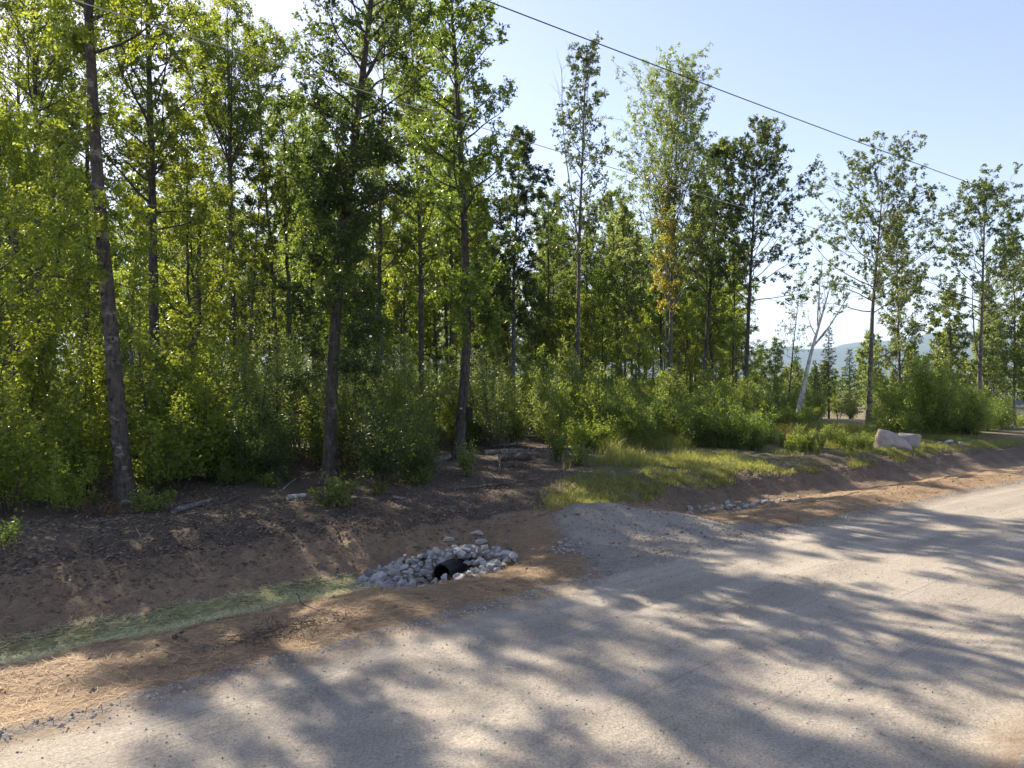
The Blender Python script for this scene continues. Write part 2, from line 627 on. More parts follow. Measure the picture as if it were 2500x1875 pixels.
EDGE = {'edge': lambda X_, Y_, S_, T_: np.minimum(np.interp(S_, S_AX, B_APR) - T_, T_ - np.interp(S_, S_AX, B_ROAD0))}
EDGE2 = {'edge': lambda X_, Y_, S_, T_: T_ - np.interp(S_, S_AX, B_APR)}
EDGE3 = {'edge': lambda X_, Y_, S_, T_: np.interp(S_, S_AX, B_ROAD0) - T_}
tag(strip('road', B_ROAD0, B_ROAD, 70, M['gravel'], 1.0, EDGE), kind='structure')
APM = (S_AX > 1.9) & (S_AX < 11.2)
_sv, _ap, _r0 = S_AX, B_APR, B_ROAD0
S_AX, B_APR, B_ROAD0 = _sv[APM], _ap[APM], _r0[APM]
tag(strip('gravel_driveway', B_ROAD[APM] - .0005, B_APR + .0005, 60, M['gravel_pile'], 1.0, EDGE), kind='structure')
S_AX, B_APR, B_ROAD0 = _sv, _ap, _r0
tag(strip('ditch_bank', B_APR, B_BANK, 84, M['soil'], 1.0, EDGE2), kind='structure')
tag(strip('forest_floor', B_BANK, one * FAR, 110, M['floor'], 4.6, {'grass': grassness}), kind='structure')
tag(strip('far_verge', B_ROAD0, B_ROAD0 - 4.0, 14, M['soil'], 1.0, EDGE3), kind='structure')
tag(strip('open_ground', B_ROAD0 - 4.0, -FAR * one, 24, M['floor'], 4.0, {'grass': lambda X, Y, S, T: np.ones_like(X)}), kind='structure')


def sheet(name, s0, s1, t0f, t1f, lift, mat, ds=.08, nt_=20):
    sx = np.arange(s0, s1, ds)
    k = np.linspace(0, 1, nt_)
    S = np.repeat(sx[None], nt_, 0)
    T = t0f(sx)[None] * (1 - k[:, None]) + t1f(sx)[None] * k[:, None]
    X, Y = st2xy(S, T)
    Z = ground(X, Y) + lift + .02 * np.abs(fbm(X, Y, 2.2, 3)) + .012 * np.sin(T * 9 + fbm(X, Y, .6, 2) * 4)
    edge = np.minimum(k, 1 - k)[:, None] * nt_
    Z = Z - .012 * np.exp(-edge)
    v = np.stack([X, Y, Z], -1).reshape(-1, 3)
    n, mcol = S.shape
    i = np.arange(n - 1)[:, None] * mcol
    j = np.arange(mcol - 1)[None, :]
    f = np.stack([i + j, i + j + 1, i + mcol + j + 1, i + mcol + j], -1).reshape(-1, 4)
    return link(name, mesh_np(name, v, f, mat, True))


# ------------------------------------------------------------------ plants
def unit(v):
    return v / (np.linalg.norm(v, axis=-1, keepdims=True) + 1e-9)


def leaves_mesh(name, pos, dirs, size, mat, rng, aspect=.6, fold=.18, flat=.75, tri=False):
    """each leaf: a folded pointed blade of two triangles"""
    n = len(pos)
    a = unit(dirs)
    up = np.zeros((n, 3))
    up[:, 2] = 1
    nrm = unit(up * flat + rng.normal(0, .55, (n, 3)))
    b = unit(np.cross(a, nrm))
    nn = np.cross(b, a)
    L = size[:, None]
    W = L * aspect * .5
    p0 = pos
    pl = pos + a * L * .45 + b * W + nn * L * fold
    pt = pos + a * L - nn * L * .12
    pr = pos + a * L * .45 - b * W + nn * L * fold
    if tri:                                        # far foliage: one pointed blade per leaf
        v = np.stack([pos + b * W * 1.15, pt, pos - b * W * 1.15 + a * L * .2], 1).reshape(-1, 3)
        return mesh_np(name, v, np.arange(n * 3).reshape(-1, 3), mat, False, {'lv': rng.rand(n)})
    v = np.stack([p0, pl, pt, pr], 1).reshape(-1, 3)
    k = np.arange(n)[:, None] * 4
    f = np.concatenate([k + np.array([[0, 1, 2]]), k + np.array([[0, 2, 3]])], 1).reshape(-1, 3)
    lv = np.repeat(rng.rand(n), 2)
    return mesh_np(name, v, f, mat, False, {'lv': lv})


def polyline(rng, p, d, length, n, lift=.05, wob=.12):
    pts = [p]
    d = d / np.linalg.norm(d)
    st = length / n
    for i in range(n):
        d = d + rng.normal(0, wob, 3) + np.array([0, 0, lift])
        d = d / np.linalg.norm(d)
        p = p + d * st
        pts.append(p)
    return np.array(pts)


def along(pts, f):
    x = f * (len(pts) - 1)
    i = min(int(x), len(pts) - 2)
    d = pts[i + 1] - pts[i]
    return pts[i] + d * (x - i), d / (np.linalg.norm(d) + 1e-9)


def tilt(rng, d, ang):
    r = rng.normal(0, 1, 3)
    r -= d * np.dot(r, d)
    r /= np.linalg.norm(r) + 1e-9
    return d * math.cos(ang) + r * math.sin(ang)


class Plant:
    def __init__(self, trunk, branches, crown, extra=None):
        self.trunk, self.branches, self.crown, self.extra = trunk, branches, crown, extra


def grow_tree(seed, H, r0, path=None, cb=.45, rad=2.4, nl=34, ang=(25, 62), leaf=.14, ncl=7, sec=5, twig=4,
              lm='leaf_oak', bm='bark_oak', shape=(.3, .55), bare=0.0, sprout=0, sprout_z=(2, 8), sprout_len=.8,
              limb_bias=None, fork=None, clump=.12, aspect=.6, leafless=False, second=None, sides=9):
    rng = np.random.RandomState(seed)
    K = 26
    zz = np.linspace(0, 1, K)
    if path is None:
        lean = rng.normal(0, .035, 2) * H
        wob = np.cumsum(rng.normal(0, .03, (K, 2)), 0)
        wob -= wob[0]
        px = lean[0] * zz ** 1.4 + wob[:, 0]
        py = lean[1] * zz ** 1.4 + wob[:, 1]
    else:
        hs = np.array([p[0] for p in path])
        px = np.interp(zz * H, hs, np.array([p[1] for p in path]))
        py = np.interp(zz * H, hs, np.array([p[2] if len(p) > 2 else 0 for p in path]))
        ker = np.array([.25, .5, .25])
        for _ in range(2):
            px[1:-1] = np.convolve(px, ker, 'same')[1:-1]
            py[1:-1] = np.convolve(py, ker, 'same')[1:-1]
    tp = np.stack([px, py, zz * H], -1)
    tr = r0 * (.10 + .90 * (1 - zz) ** .85) * (1 + .75 * np.exp(-zz * H / .4))
    tp[0, 2] = -.25
    T = Tubes()
    T.add(tp, tr, sides, True, .06, rng)
    B = Tubes()
    cpos, cdir = [], []
    stems = [(tp, tr, 0.0)]
    if fork:                                   # a stem that splits into ascending leaders
        zf, nf = fork
        for k in range(nf):
            p, _ = along(tp, zf / H)
            az = k * 2 * math.pi / nf + rng.uniform(0, .6)
            d = np.array([math.cos(az) * .42, math.sin(az) * .42, 1.0])
            q = polyline(rng, p, d, (H - zf) * rng.uniform(.8, 1.0), 7, .03, .05)
            r = np.interp(zf, zz * H, tr) * .55 * np.linspace(1, .15, 8)
            B.add(q, r, 5)
            stems.append((q, r, 1.0))
    if second:
        for (z0, dx, dy, ln, rr) in second:     # dead or living side leader
            p, _ = along(tp, z0 / H)
            q = polyline(rng, p, np.array([dx, dy, 1.0]), ln, 8, .06, .04)
            r = np.linspace(rr, .006, 9)
            B.add(q, r, 5)
            for i in range(14):
                f = rng.uniform(.35, 1)
                pp, dd = along(q, f)
                tw = polyline(rng, pp, tilt(rng, dd, R(rng.uniform(20, 45))), ln * rng.uniform(.08, .2), 3, .05, .15)
                B.add(tw, np.linspace(.012, .004, 4), 3, False)

    def limb(p, d, ln, r, leafy=True, nseg=6, lift=.05):
        q = polyline(rng, p, d, ln, nseg, lift, .10)
        B.add(q, np.linspace(r, max(.006, r * .2), nseg + 1), 5, False)
        ns = max(2, int(round(sec * min(1.3, .45 + ln / rad * .7))))
        for k in range(ns):
            f = .22 + .78 * (k + rng.uniform(.2, .8)) / ns
            pp, dd = along(q, min(f, .999))
            l2 = ln * rng.uniform(.28, .5) * (1.15 - .55 * f)
            q2 = polyline(rng, pp, tilt(rng, dd, R(rng.uniform(25, 60))), l2, 3, .04, .16)
            B.add(q2, np.linspace(max(.008, r * .38), .005, 4), 3, False)
            if not leafy:
                continue
            for j in range(twig):
                g = .25 + .75 * (j + rng.rand()) / twig
                p3, d3 = along(q2, min(g, .999))
                l3 = rng.uniform(.18, .42)
                q3 = p3 + tilt(rng, d3, R(rng.uniform(20, 65))) * l3
                B.add(np.array([p3, q3]), [.005, .003], 3, False)
                for c in (q3, (p3 + q3) * .5 + rng.normal(0, .04, 3)):
                    if rng.rand() < bare:
                        continue
                    cpos.append(c)
                    cdir.append(unit(q3 - p3))

    for i in range(nl):
        v = (i + rng.rand()) / nl
        st, srad, isf = stems[0]
        if fork and rng.rand() < .72:
            st, srad, isf = stems[1 + rng.randint(len(stems) - 1)]
            u = .12 + .88 * v
        else:
            u = cb + (1 - cb) * v * .985
        p, dd = along(st, min(u, .995))
        vv = (u - cb) / (1 - cb) if not isf else min(1, u)
        vv = min(max(vv, 0), 1)
        prof = (vv + .12) ** shape[0] * (1.08 - vv) ** shape[1] * 1.25
        ln = rad * prof * rng.uniform(.65, 1.2)
        az = i * 2.39996 + rng.uniform(-.5, .5)
        an = R(ang[1] + (ang[0] - ang[1]) * vv + rng.normal(0, 7))
        d = np.array([math.cos(az) * math.sin(an), math.sin(az) * math.sin(an), math.cos(an)])
        if limb_bias is not None:
            d = d + np.array(limb_bias) * rng.rand()
        rr = np.interp(u, np.linspace(0, 1, len(srad)), srad) * .42
        limb(p, d, ln, min(rr, .016 * ln + .012), not leafless)
    for i in range(sprout):
        z = rng.uniform(*sprout_z)
        p, dd = along(tp, z / H)
        az = rng.uniform(0, 2 * math.pi)
        d = np.array([math.cos(az), math.sin(az), rng.uniform(-.2, .6)])
        limb(p, d, sprout_len * rng.uniform(.6, 1.3), .014, True, 4, .0)
    crown = None
    tri = leaf > .145
    leaf, ncl = (leaf * .90, int(ncl * 1.6)) if tri else (leaf * .85, int(ncl * 1.35))
    if cpos and not leafless:
        cp, cd = np.array(cpos), np.array(cdir)
        n = len(cp) * ncl
        pos = np.repeat(cp, ncl, 0) + rng.normal(0, clump * .55, (n, 3))
        dirs = np.repeat(cd, ncl, 0) * .5 + rng.normal(0, .62, (n, 3)) + np.array([0, 0, -.22])
        size = leaf * rng.uniform(.5, 1.35, n)
        crown = leaves_mesh('crown', pos, dirs, size, M[lm], rng, aspect, tri=tri)
    return Plant(T.mesh('trunk', M[bm]), B.mesh('branches', M[bm]), crown)


def grow_sapling(seed, H, spread, nst=4, leaf=.07, lm='leaf_birch', bm='bark_dark', per=22, ncl=4, upright=.35, aspect=.62, low=.12, clump=.06, droop=-.15):
    """bushy young tree: several stems from the ground, fine leafy side shoots all the way up"""
    rng = np.random.RandomState(seed)
    T, B = Tubes(), Tubes()
    cp, cd = [], []
    for k in range(nst):
        az = k * 2.4 + rng.uniform(-.5, .5)
        sp = spread * rng.uniform(.3, 1.0) * (0 if nst == 1 else 1)
        h = H * rng.uniform(.65, 1.0) if k else H
        d = np.array([math.cos(az) * sp / h, math.sin(az) * sp / h, 1.0])
        q = polyline(rng, np.array([math.cos(az) * .06, math.sin(az) * .06, -.1]), d, h, 8, .0, .05)
        T.add(q, np.linspace(.006 * H + .006, .004, 9), 5)
        for j in range(per):
            f = low + (1 - low) * (j + rng.rand()) / per
            p, dd = along(q, min(f, .999))
            an = R(rng.uniform(35, 75))
            l2 = spread * rng.uniform(.45, .95) * (1.1 - f * .85)
            d2 = tilt(rng, dd, an)
            d2[2] += upright
            q2 = polyline(rng, p, d2, l2, 4, .03, .14)
            B.add(q2, np.linspace(.008, .003, 5), 3, False)
            ntw = max(3, int(l2 / .11))
            for g in range(ntw):
                p3, d3 = along(q2, min(.15 + .85 * (g + rng.rand()) / ntw, .999))
                cp.append(p3 + rng.normal(0, .05, 3))
                cd.append(d3)
    cp, cd = np.array(cp), np.array(cd)
    n = len(cp) * ncl
    pos = np.repeat(cp, ncl, 0) + rng.normal(0, clump, (n, 3))
    dirs = np.repeat(cd, ncl, 0) * .35 + rng.normal(0, .65, (n, 3)) + np.array([0, 0, droop])
    pos[:, 2] = np.maximum(pos[:, 2], .04)
    crown = leaves_mesh('foliage', pos, dirs, leaf * rng.uniform(.65, 1.3, n), M[lm], rng, aspect, tri=lm in ('leaf_birch', 'leaf_pale', 'leaf_oak', 'leaf_dark'))
    return Plant(T.mesh('stem', M[bm]), B.mesh('shoots', M[bm]), crown)


def grow_conifer(seed, H, rad, r0=.12, lm='needle', bm='bark_dark'):
    rng = np.random.RandomState(seed)
    T, B = Tubes(), Tubes()
    tp = np.stack([np.zeros(12), np.zeros(12), np.linspace(-.2, H, 12)], -1)
    T.add(tp, np.linspace(r0, .01, 12), 7)
    cp, cd = [], []
    n = int(H * 9)
    for i in range(n):
        z = H * (.10 + .9 * (i + rng.rand()) / n)
        ln = rad * (1.04 - z / H) ** .8 * rng.uniform(.7, 1.15)
        az = i * 2.4 + rng.uniform(-.4, .4)
        q = polyline(rng, np.array([0, 0, z]), np.array([math.cos(az), math.sin(az), .15]), ln, 4, .02, .06)
        B.add(q, np.linspace(.015, .004, 5), 3, False)
        m = max(3, int(ln / .09))
        for g in range(m):
            p, d = along(q, min((g + rng.rand()) / m, .999))
            cp.append(p)
            cd.append(d)
    cp, cd = np.array(cp), np.array(cd)
    k = 5
    nn = len(cp) * k
    pos = np.repeat(cp, k, 0) + rng.normal(0, .05, (nn, 3))
    dirs = np.repeat(cd, k, 0) * .8 + rng.normal(0, .6, (nn, 3))
    crown = leaves_mesh('crown', pos, dirs, .2 * rng.uniform(.6, 1.2, nn), M[lm], rng, .22)
    return Plant(T.mesh('trunk', M[bm]), B.mesh('branches', M[bm]), crown)


def place(P, name, x, y, label, cat, group=None, rot=0.0, sc_=1.0, z=None, names=('trunk', 'branches', 'crown')):
    e = bpy.data.objects.new(name, None)
    C.objects.link(e)
    e.empty_display_size = .3
    e.location = (x, y, gz(x, y) if z is None else z)
    e.rotation_euler = (0, 0, rot)
    e.scale = (sc_, sc_, sc_) if np.isscalar(sc_) else sc_
    tag(e, label, cat, group)
    for nm, me in zip(names, (P.trunk, P.branches, P.crown)):
        if me is not None:
            o = link(nm, me, e)
            if nm not in ('trunk',):
                o['kind'] = 'stuff'
    return e


def X(xd, Y):                 # world X of a column measured on the 2212-wide view, at distance Y
    return (xd * 1.1302 - 1250) / 1735.0 * Y


SAPN = ('stem', 'shoots', 'foliage')

# ---- the three tall trees at the wood's edge
t1 = grow_tree(11, 20, .20, [(0, 0), (3, -.25), (5.7, -.5), (8, -.7), (10.3, -.83), (12.7, -.95), (20, -1.2)], cb=.56, rad=3.0, nl=36,
               leaf=.13, ncl=8, sec=7, twig=4, lm='leaf_maple', bm='bark_maple', ang=(25, 66), bare=.12, sprout=20, sprout_z=(4.0, 12), sprout_len=1.5, sides=14)
T1 = place(t1, 'maple_tree', X(272, 17.8), 17.8, 'tall maple with knotted pale-patched trunk at the wood edge above the green mat', 'tree')
t2 = grow_tree(12, 19.5, .19, [(0, 0), (2.7, .05), (4.8, .18), (7.5, .4), (9.9, .73), (12.3, 1.0), (14.4, 1.25), (19.5, 1.7)], cb=.40, rad=2.9, nl=54,
               leaf=.14, ncl=8, sec=6, twig=4, lm='leaf_dark', bm='bark_oak', ang=(25, 75), sprout=44, sprout_z=(3.0, 10), sprout_len=1.15, sides=14)
T2 = place(t2, 'oak_tree', X(712, 21), 21, 'dark leafy oak with shoots down its trunk, standing uphill of the stone apron', 'tree')
t3 = grow_tree(13, 20.5, .21, [(0, 0), (2.7, .23), (5.4, .36), (8.9, .23), (12.5, .04), (15.2, -.1), (17.9, -.3), (20.5, -.4)], cb=.40, rad=2.6, nl=52,
               leaf=.15, ncl=8, sec=5, twig=4, lm='leaf_oak', bm='bark_oak', ang=(30, 75), sprout=18, sprout_z=(4.6, 8.0), sprout_len=1.4, sides=14)
T3 = place(t3, 'oak_tree', X(990, 27.4), 27.4, 'slim oak with a black box strapped to its trunk among broken logs', 'tree')
km = bpy.data.meshes.new('knot')
bm_ = bmesh.new()
bmesh.ops.create_icosphere(bm_, subdivisions=2, radius=1)
bm_.to_mesh(km)
bm_.free()
km.materials.append(M['knot'])
tr1 = T1.children[0] if T1.children[0].name.startswith('trunk') else [c for c in T1.children if c.name.startswith('trunk')][0]
for (z, dx, sx, sz) in ((3.05, -.05, .075, .085), (2.6, -.04, .06, .055), (5.9, -.06, .07, .055), (5.2, -.05, .05, .06), (4.55, -.08, .07, .075), (3.55, .08, .035, .04), (1.95, -.13, .05, .06), (4.1, .1, .03, .05), (6.6, -.02, .05, .05), (7.6, .04, .05, .06)):
    k = link('knot', km, tr1)
    cx = np.interp(z, [0, 3, 5.7, 8, 10.3], [0, -.25, -.5, -.7, -.83])
    rr = .20 * (.1 + .9 * (1 - z / 19) ** .85)
    k.location = (cx + dx, -math.sqrt(max(0, rr * rr - dx * dx)) * .94, z)
    k.scale = (sx, .02, sz)

# ---- tree kinds that repeat
V = {}
V['oak_a'] = grow_tree(21, 19, .17, None, .36, 3.4, 42, (28, 72), .17, 7, 5, 4, 'leaf_oak', 'bark_dark')
V['oak_b'] = grow_tree(22, 18, .15, None, .32, 3.1, 40, (22, 62), .17, 7, 5, 4, 'leaf_birch', 'bark_oak')
V['oak_c'] = grow_tree(23, 20, .18, None, .45, 3.8, 42, (30, 70), .18, 7, 5, 4, 'leaf_oak', 'bark_oak')
V['maple_a'] = grow_tree(24, 17, .14, None, .25, 3.5, 44, (25, 65), .16, 7, 5, 4, 'leaf_maple', 'bark_maple')
V['fork_a'] = grow_tree(25, 19, .17, None, .55, 2.8, 44, (15, 48), .15, 6, 4, 4, 'leaf_birch', 'bark_oak', fork=(11.5, 4))
V['slim_a'] = grow_tree(26, 15, .10, None, .25, 2.2, 36, (25, 60), .16, 7, 4, 4, 'leaf_birch', 'bark_grey')
V['pale_a'] = grow_tree(27, 16, .13, None, .28, 3.4, 42, (16, 45), .17, 7, 4, 4, 'leaf_pale', 'bark_grey')
V['under_a'] = grow_tree(28, 8.5, .07, None, .12, 2.6, 34, (40, 75), .14, 7, 4, 4, 'leaf_maple', 'bark_dark')
V['under_b'] = grow_tree(29, 9.5, .08, None, .15, 2.3, 34, (35, 70), .14, 7, 4, 4, 'leaf_oak', 'bark_dark')

# ---- trees one can tell apart
def one_off(name, xd, Y, label, rot=0, **kw):
    P = grow_tree(**kw)
    return place(P, name, X(xd, Y), Y, label, 'tree', None, rot)


one_off('oak_tree', 338, 26, 'straight dark-trunked oak just behind the knotted maple', seed=31, H=20, r0=.22, path=[(0, 0), (10, -.15), (20, -.4)], cb=.42, rad=3.4, nl=46, leaf=.15, bm='bark_dark', lm='leaf_maple')
one_off('oak_tree', 505, 32, 'tree splitting into a fan of ascending limbs between knotted maple and dark oak', seed=32, H=20, r0=.19, path=[(0, 0), (10, -.1), (20, -.3)], cb=.6, rad=2.6, nl=60, leaf=.13, ncl=7, bm='bark_oak', lm='leaf_birch', fork=(12.6, 5), ang=(15, 45))
one_off('oak_tree', 97, 24, 'dark thin trunk half hidden by bright maple leaves', seed=33, H=18, r0=.16, path=[(0, 0), (9, -.25), (18, -.4)], cb=.46, rad=3.4, nl=40, leaf=.14, bm='bark_dark', lm='leaf_maple', bare=.25)
one_off('maple_tree', -30, 19.5, 'bright wide-crowned maple left of the knotted maple', seed=61, H=9.5, r0=.10, path=[(0, 0), (5, .2), (9.5, .4)], cb=.28, rad=3.0, nl=34, leaf=.13, ncl=8, sec=7, bm='bark_maple', lm='leaf_maple', ang=(30, 72))
one_off('maple_tree', 425, 29, 'small maple between the knotted maple and the fan-limbed tree', seed=62, H=13, r0=.09, cb=.2, rad=3.0, nl=44, leaf=.14, ncl=7, bm='bark_dark', lm='leaf_maple', ang=(32, 72))
one_off('oak_tree', 912, 36, 'slender oak with shaded trunk standing behind the slim oak', seed=34, H=21.5, r0=.16, path=[(0, 0), (10, -.1), (21.5, -.6)], cb=.32, rad=3.0, nl=46, leaf=.16, bm='bark_dark', lm='leaf_birch')
one_off('oak_tree', 1107, 44, 'narrow oak with a knobbly pointed crown against the sky', seed=35, H=17.8, r0=.15, path=[(0, 0), (10, .1), (17.8, .5)], cb=.32, rad=2.8, nl=44, leaf=.18, bm='bark_grey', lm='leaf_heavy', ncl=9, clump=.10, ang=(35, 72))
one_off('poplar_tree', 1246, 45, 'tallest slender tree with sparse leaves and bare twigs at its top', seed=36, H=24, r0=.16, path=[(0, 0), (12, .15), (24, .6)], cb=.40, rad=3.4, nl=40, leaf=.19, ncl=6, bm='bark_grey', lm='leaf_heavy', clump=.10, ang=(28, 62), bare=.32, second=[(11.5, -.16, 0, 11.5, .06), (17, .1, .05, 7.5, .03), (18, -.08, .1, 6.6, .03)], shape=(.2, .6))
one_off('aspen_tree', 1447, 46, 'tall feathery aspen with fine upright branches and yellowing leaves', seed=37, H=19.8, r0=.16, path=[(0, 0), (10, .1), (19.8, .5)], cb=.36, rad=7.6, nl=72, leaf=.15, ncl=7, sec=7, twig=4, bm='bark_grey', lm='leaf_pale', ang=(10, 32), shape=(.25, .4))
one_off('aspen_tree', 1432, 45, 'gold-leaved young aspen against the feathery aspen trunk', seed=38, H=15.5, r0=.06, path=[(0, 0), (15.5, .4)], cb=.45, rad=1.25, nl=26, leaf=.15, ncl=6, sec=4, bm='bark_grey', lm='leaf_gold', ang=(20, 45), bare=.3)
one_off('oak_tree', 1512, 48, 'dark upright trunk leaning right beside the feathery aspen', seed=39, H=18.5, r0=.15, path=[(0, 0), (10, .75), (18.5, 1.4)], cb=.46, rad=3.4, nl=40, leaf=.18, bm='bark_dark', lm='leaf_heavy', ncl=9, clump=.10)
one_off('oak_tree', 1606, 46, 'broad-topped oak with long right-hand limbs over the brush', seed=40, H=18, r0=.16, path=[(0, 0), (9, .4), (18, .9)], cb=.44, rad=5.6, nl=54, leaf=.17, bm='bark_dark', lm='leaf_heavy', ncl=9, clump=.10, ang=(24, 60), limb_bias=(.25, 0, .1), bare=.15)
one_off('oak_tree', 1580, 52, 'thin side tree close behind the broad-topped oak', seed=41, H=13, r0=.09, path=[(0, 0), (13, .3)], cb=.35, rad=2.2, nl=26, leaf=.19, bm='bark_dark', lm='leaf_birch', bare=.25)
one_off('birch_snag', 1716, 43, 'dead white birch leaning right with bare forked top', seed=42, H=8.8, r0=.17, path=[(0, 0), (4.5, .95), (8.8, 2.2)], cb=.55, rad=2.4, nl=9, bm='bark_birch', leafless=True, ang=(20, 40), second=[(5.0, .8, 0, 4.6, .07), (6.0, .0, .1, 4.8, .06)])
one_off('oak_tree', 1876, 50, 'wide sparse oak with a long low limb reaching left', seed=43, H=16.8, r0=.19, path=[(0, 0), (8, .25), (16.8, 1.0)], cb=.46, rad=7.2, nl=44, leaf=.175, bm='bark_grey', lm='leaf_heavy', ncl=9, clump=.10, ang=(28, 74), bare=.25, sec=7, second=[(12, .2, 0, 7.5, .03)])
one_off('oak_tree', 2112, 50, 'greying oak with two leaning stems right of the boulder thicket', seed=44, H=15.8, r0=.17, path=[(0, 0), (8, .25), (15.8, .5)], cb=.45, rad=5.6, nl=46, leaf=.17, ncl=9, clump=.10, bm='bark_grey', lm='leaf_heavy', ang=(26, 70), bare=.15, second=[(4.5, -.35, 0, 6.5, .07)])
one_off('poplar_tree', 1945, 56, 'narrow pale poplar clothed in leaves to the ground', seed=45, H=15.5, r0=.12, cb=.10, rad=3.2, nl=52, leaf=.17, ncl=7, bm='bark_grey', lm='leaf_pale', ang=(20, 50))
one_off('poplar_tree', 2190, 66, 'pale leafy poplar beside the low grey-roofed house', seed=46, H=17, r0=.13, cb=.15, rad=3.4, nl=48, leaf=.18, ncl=7, bm='bark_grey', lm='leaf_pale', ang=(18, 48))
one_off('birch_tree', 1700, 64, 'spindly half-bare tree just behind the leaning dead birch', seed=47, H=12.5, r0=.08, path=[(0, 0), (6, .5), (12.5, 1.2)], cb=.3, rad=2.2, nl=22, leaf=.17, ncl=4, bm='bark_dark', lm='leaf_pale', bare=.55)

one_off('oak_tree', 30, 33, 'tall high-crowned oak behind the bright wide-crowned maple', seed=161, H=22.5, r0=.17, cb=.5, rad=4.4, nl=46, leaf=.15, ncl=7, bm='bark_dark', lm='leaf_birch', ang=(32, 74))
one_off('oak_tree', 178, 34, 'tall oak whose crown shows above the knotted maple saplings', seed=162, H=22.5, r0=.16, cb=.52, rad=4.2, nl=46, leaf=.15, ncl=7, bm='bark_dark', lm='leaf_oak', ang=(32, 74))
one_off('maple_tree', 428, 36, 'tall pale-leaved maple between the straight oak and the fan-limbed tree', seed=163, H=22, r0=.15, cb=.46, rad=3.8, nl=46, leaf=.15, ncl=7, bm='bark_oak', lm='leaf_birch', ang=(30, 72))
one_off('oak_tree', 600, 37, 'tall oak filling the gap between the fan-limbed tree and dark leafy oak', seed=164, H=20.5, r0=.15, cb=.42, rad=3.6, nl=46, leaf=.15, ncl=7, bm='bark_dark', lm='leaf_oak', ang=(30, 72))
one_off('oak_tree', 820, 34, 'leafy oak between the dark leafy oak and the slim oak', seed=165, H=21, r0=.14, cb=.38, rad=3.2, nl=46, leaf=.15, ncl=7, bm='bark_dark', lm='leaf_birch', ang=(30, 72))

# ---- the wood behind, single trees of repeated kinds
rg = random.Random(5)
taken = [(X(272, 17.8), 17.8), (X(712, 21), 21), (X(990, 27.4), 27.4), (X(338, 26), 26), (X(505, 32), 32), (X(97, 24), 24), (X(912, 36), 36), (X(1107, 44), 44), (X(1246, 45), 45), (X(1447, 46), 46), (X(1512, 48), 48), (X(1606, 46), 46)]


def free(x, y, dmin):
    return all((x - a) ** 2 + (y - b) ** 2 > dmin * dmin for a, b in taken)


LBL = {'oak_a': 'dark-trunked forest oak', 'oak_b': 'grey-barked forest tree with yellow-green crown', 'oak_c': 'high-crowned forest oak', 'maple_a': 'bright-leaved forest maple',
       'fork_a': 'fork-stemmed forest tree', 'slim_a': 'slim pale-stemmed forest tree', 'pale_a': 'pale green feathery forest tree', 'under_a': 'small bright understorey maple', 'under_b': 'small dark green understorey tree'}
LM = [(X(272, 17.8), 17.8, 'the knotted maple'), (X(505, 32), 32, 'the fan-limbed tree'), (X(712, 21), 21, 'the dark leafy oak'), (X(912, 36), 36, 'the slender shaded oak'),
      (X(990, 27.4), 27.4, 'the slim oak'), (X(1107, 44), 44, 'the knobbly-crowned oak'), (X(1246, 45), 45, 'the tallest slender tree'), (X(1447, 46), 46, 'the feathery aspen'),
      (X(1606, 46), 46, 'the broad-topped oak'), (X(1716, 43), 43, 'the leaning dead birch'), (X(1876, 50), 50, 'the wide sparse oak'), (X(2112, 50), 50, 'the two-stemmed greying oak')]


def where(x, y):
    d, lx, ly, nm = min((abs(math.atan2(x, y) - math.atan2(a, b)), a, b, n_) for a, b, n_ in LM)
    g = y - ly
    return ('in front of ' if g < -1.5 else 'beside ' if g < 4 else 'behind ' if g < 16 else 'well behind ' if g < 34 else 'far behind ') + nm


KN = {'maple_a': 'maple_tree', 'under_a': 'maple_tree', 'slim_a': 'birch_tree', 'pale_a': 'aspen_tree'}


def fill(n, x0, x1, y0, y1, kinds, smin, smax, dmin):
    c = k = 0
    while c < n and k < n * 40:
        k += 1
        y = math.sqrt(rg.uniform(y0 * y0, y1 * y1))
        x = X(rg.uniform(x0, x1), y)
        if not free(x, y, dmin):
            continue
        taken.append((x, y))
        kd = rg.choice(kinds)
        s = rg.uniform(smin, smax)
        place(V[kd], KN.get(kd, 'oak_tree'), x, y, ('shorter ' if s < .9 else 'taller ' if s > 1.0 else '') + LBL[kd] + ' ' + where(x, y), 'tree', 'trees of the wood behind', rg.uniform(0, 6.28), (s, s, s * rg.uniform(.92, 1.08)))
        c += 1


fill(2, -330, 0, 36, 44, ['oak_a', 'oak_b', 'fork_a', 'slim_a'], .85, 1.0, 3.4)
fill(6, 100, 1000, 33, 41, ['oak_a', 'oak_b', 'oak_c', 'maple_a', 'fork_a', 'slim_a'], .88, 1.05, 3.4)
fill(64, -300, 1050, 42, 74, ['oak_a', 'oak_b', 'oak_c', 'maple_a', 'slim_a', 'pale_a'], .85, 1.08, 2.6)
fill(34, -300, 1050, 76, 108, ['oak_a', 'oak_b', 'oak_c', 'maple_a', 'pale_a'], .9, 1.1, 2.8)
fill(24, -100, 1040, 38, 66, ['under_a', 'under_b'], .8, 1.2, 2.2)
fill(52, 1040, 1610, 50, 90, ['oak_a', 'oak_b', 'slim_a', 'pale_a', 'oak_c'], .78, .98, 2.3)
fill(16, 1080, 1620, 44, 75, ['under_a', 'under_b'], .8, 1.25, 2.2)
fill(30, 600, 1640, 90, 130, ['oak_a', 'oak_b', 'pale_a', 'oak_c'], .85, 1.05, 3.0)
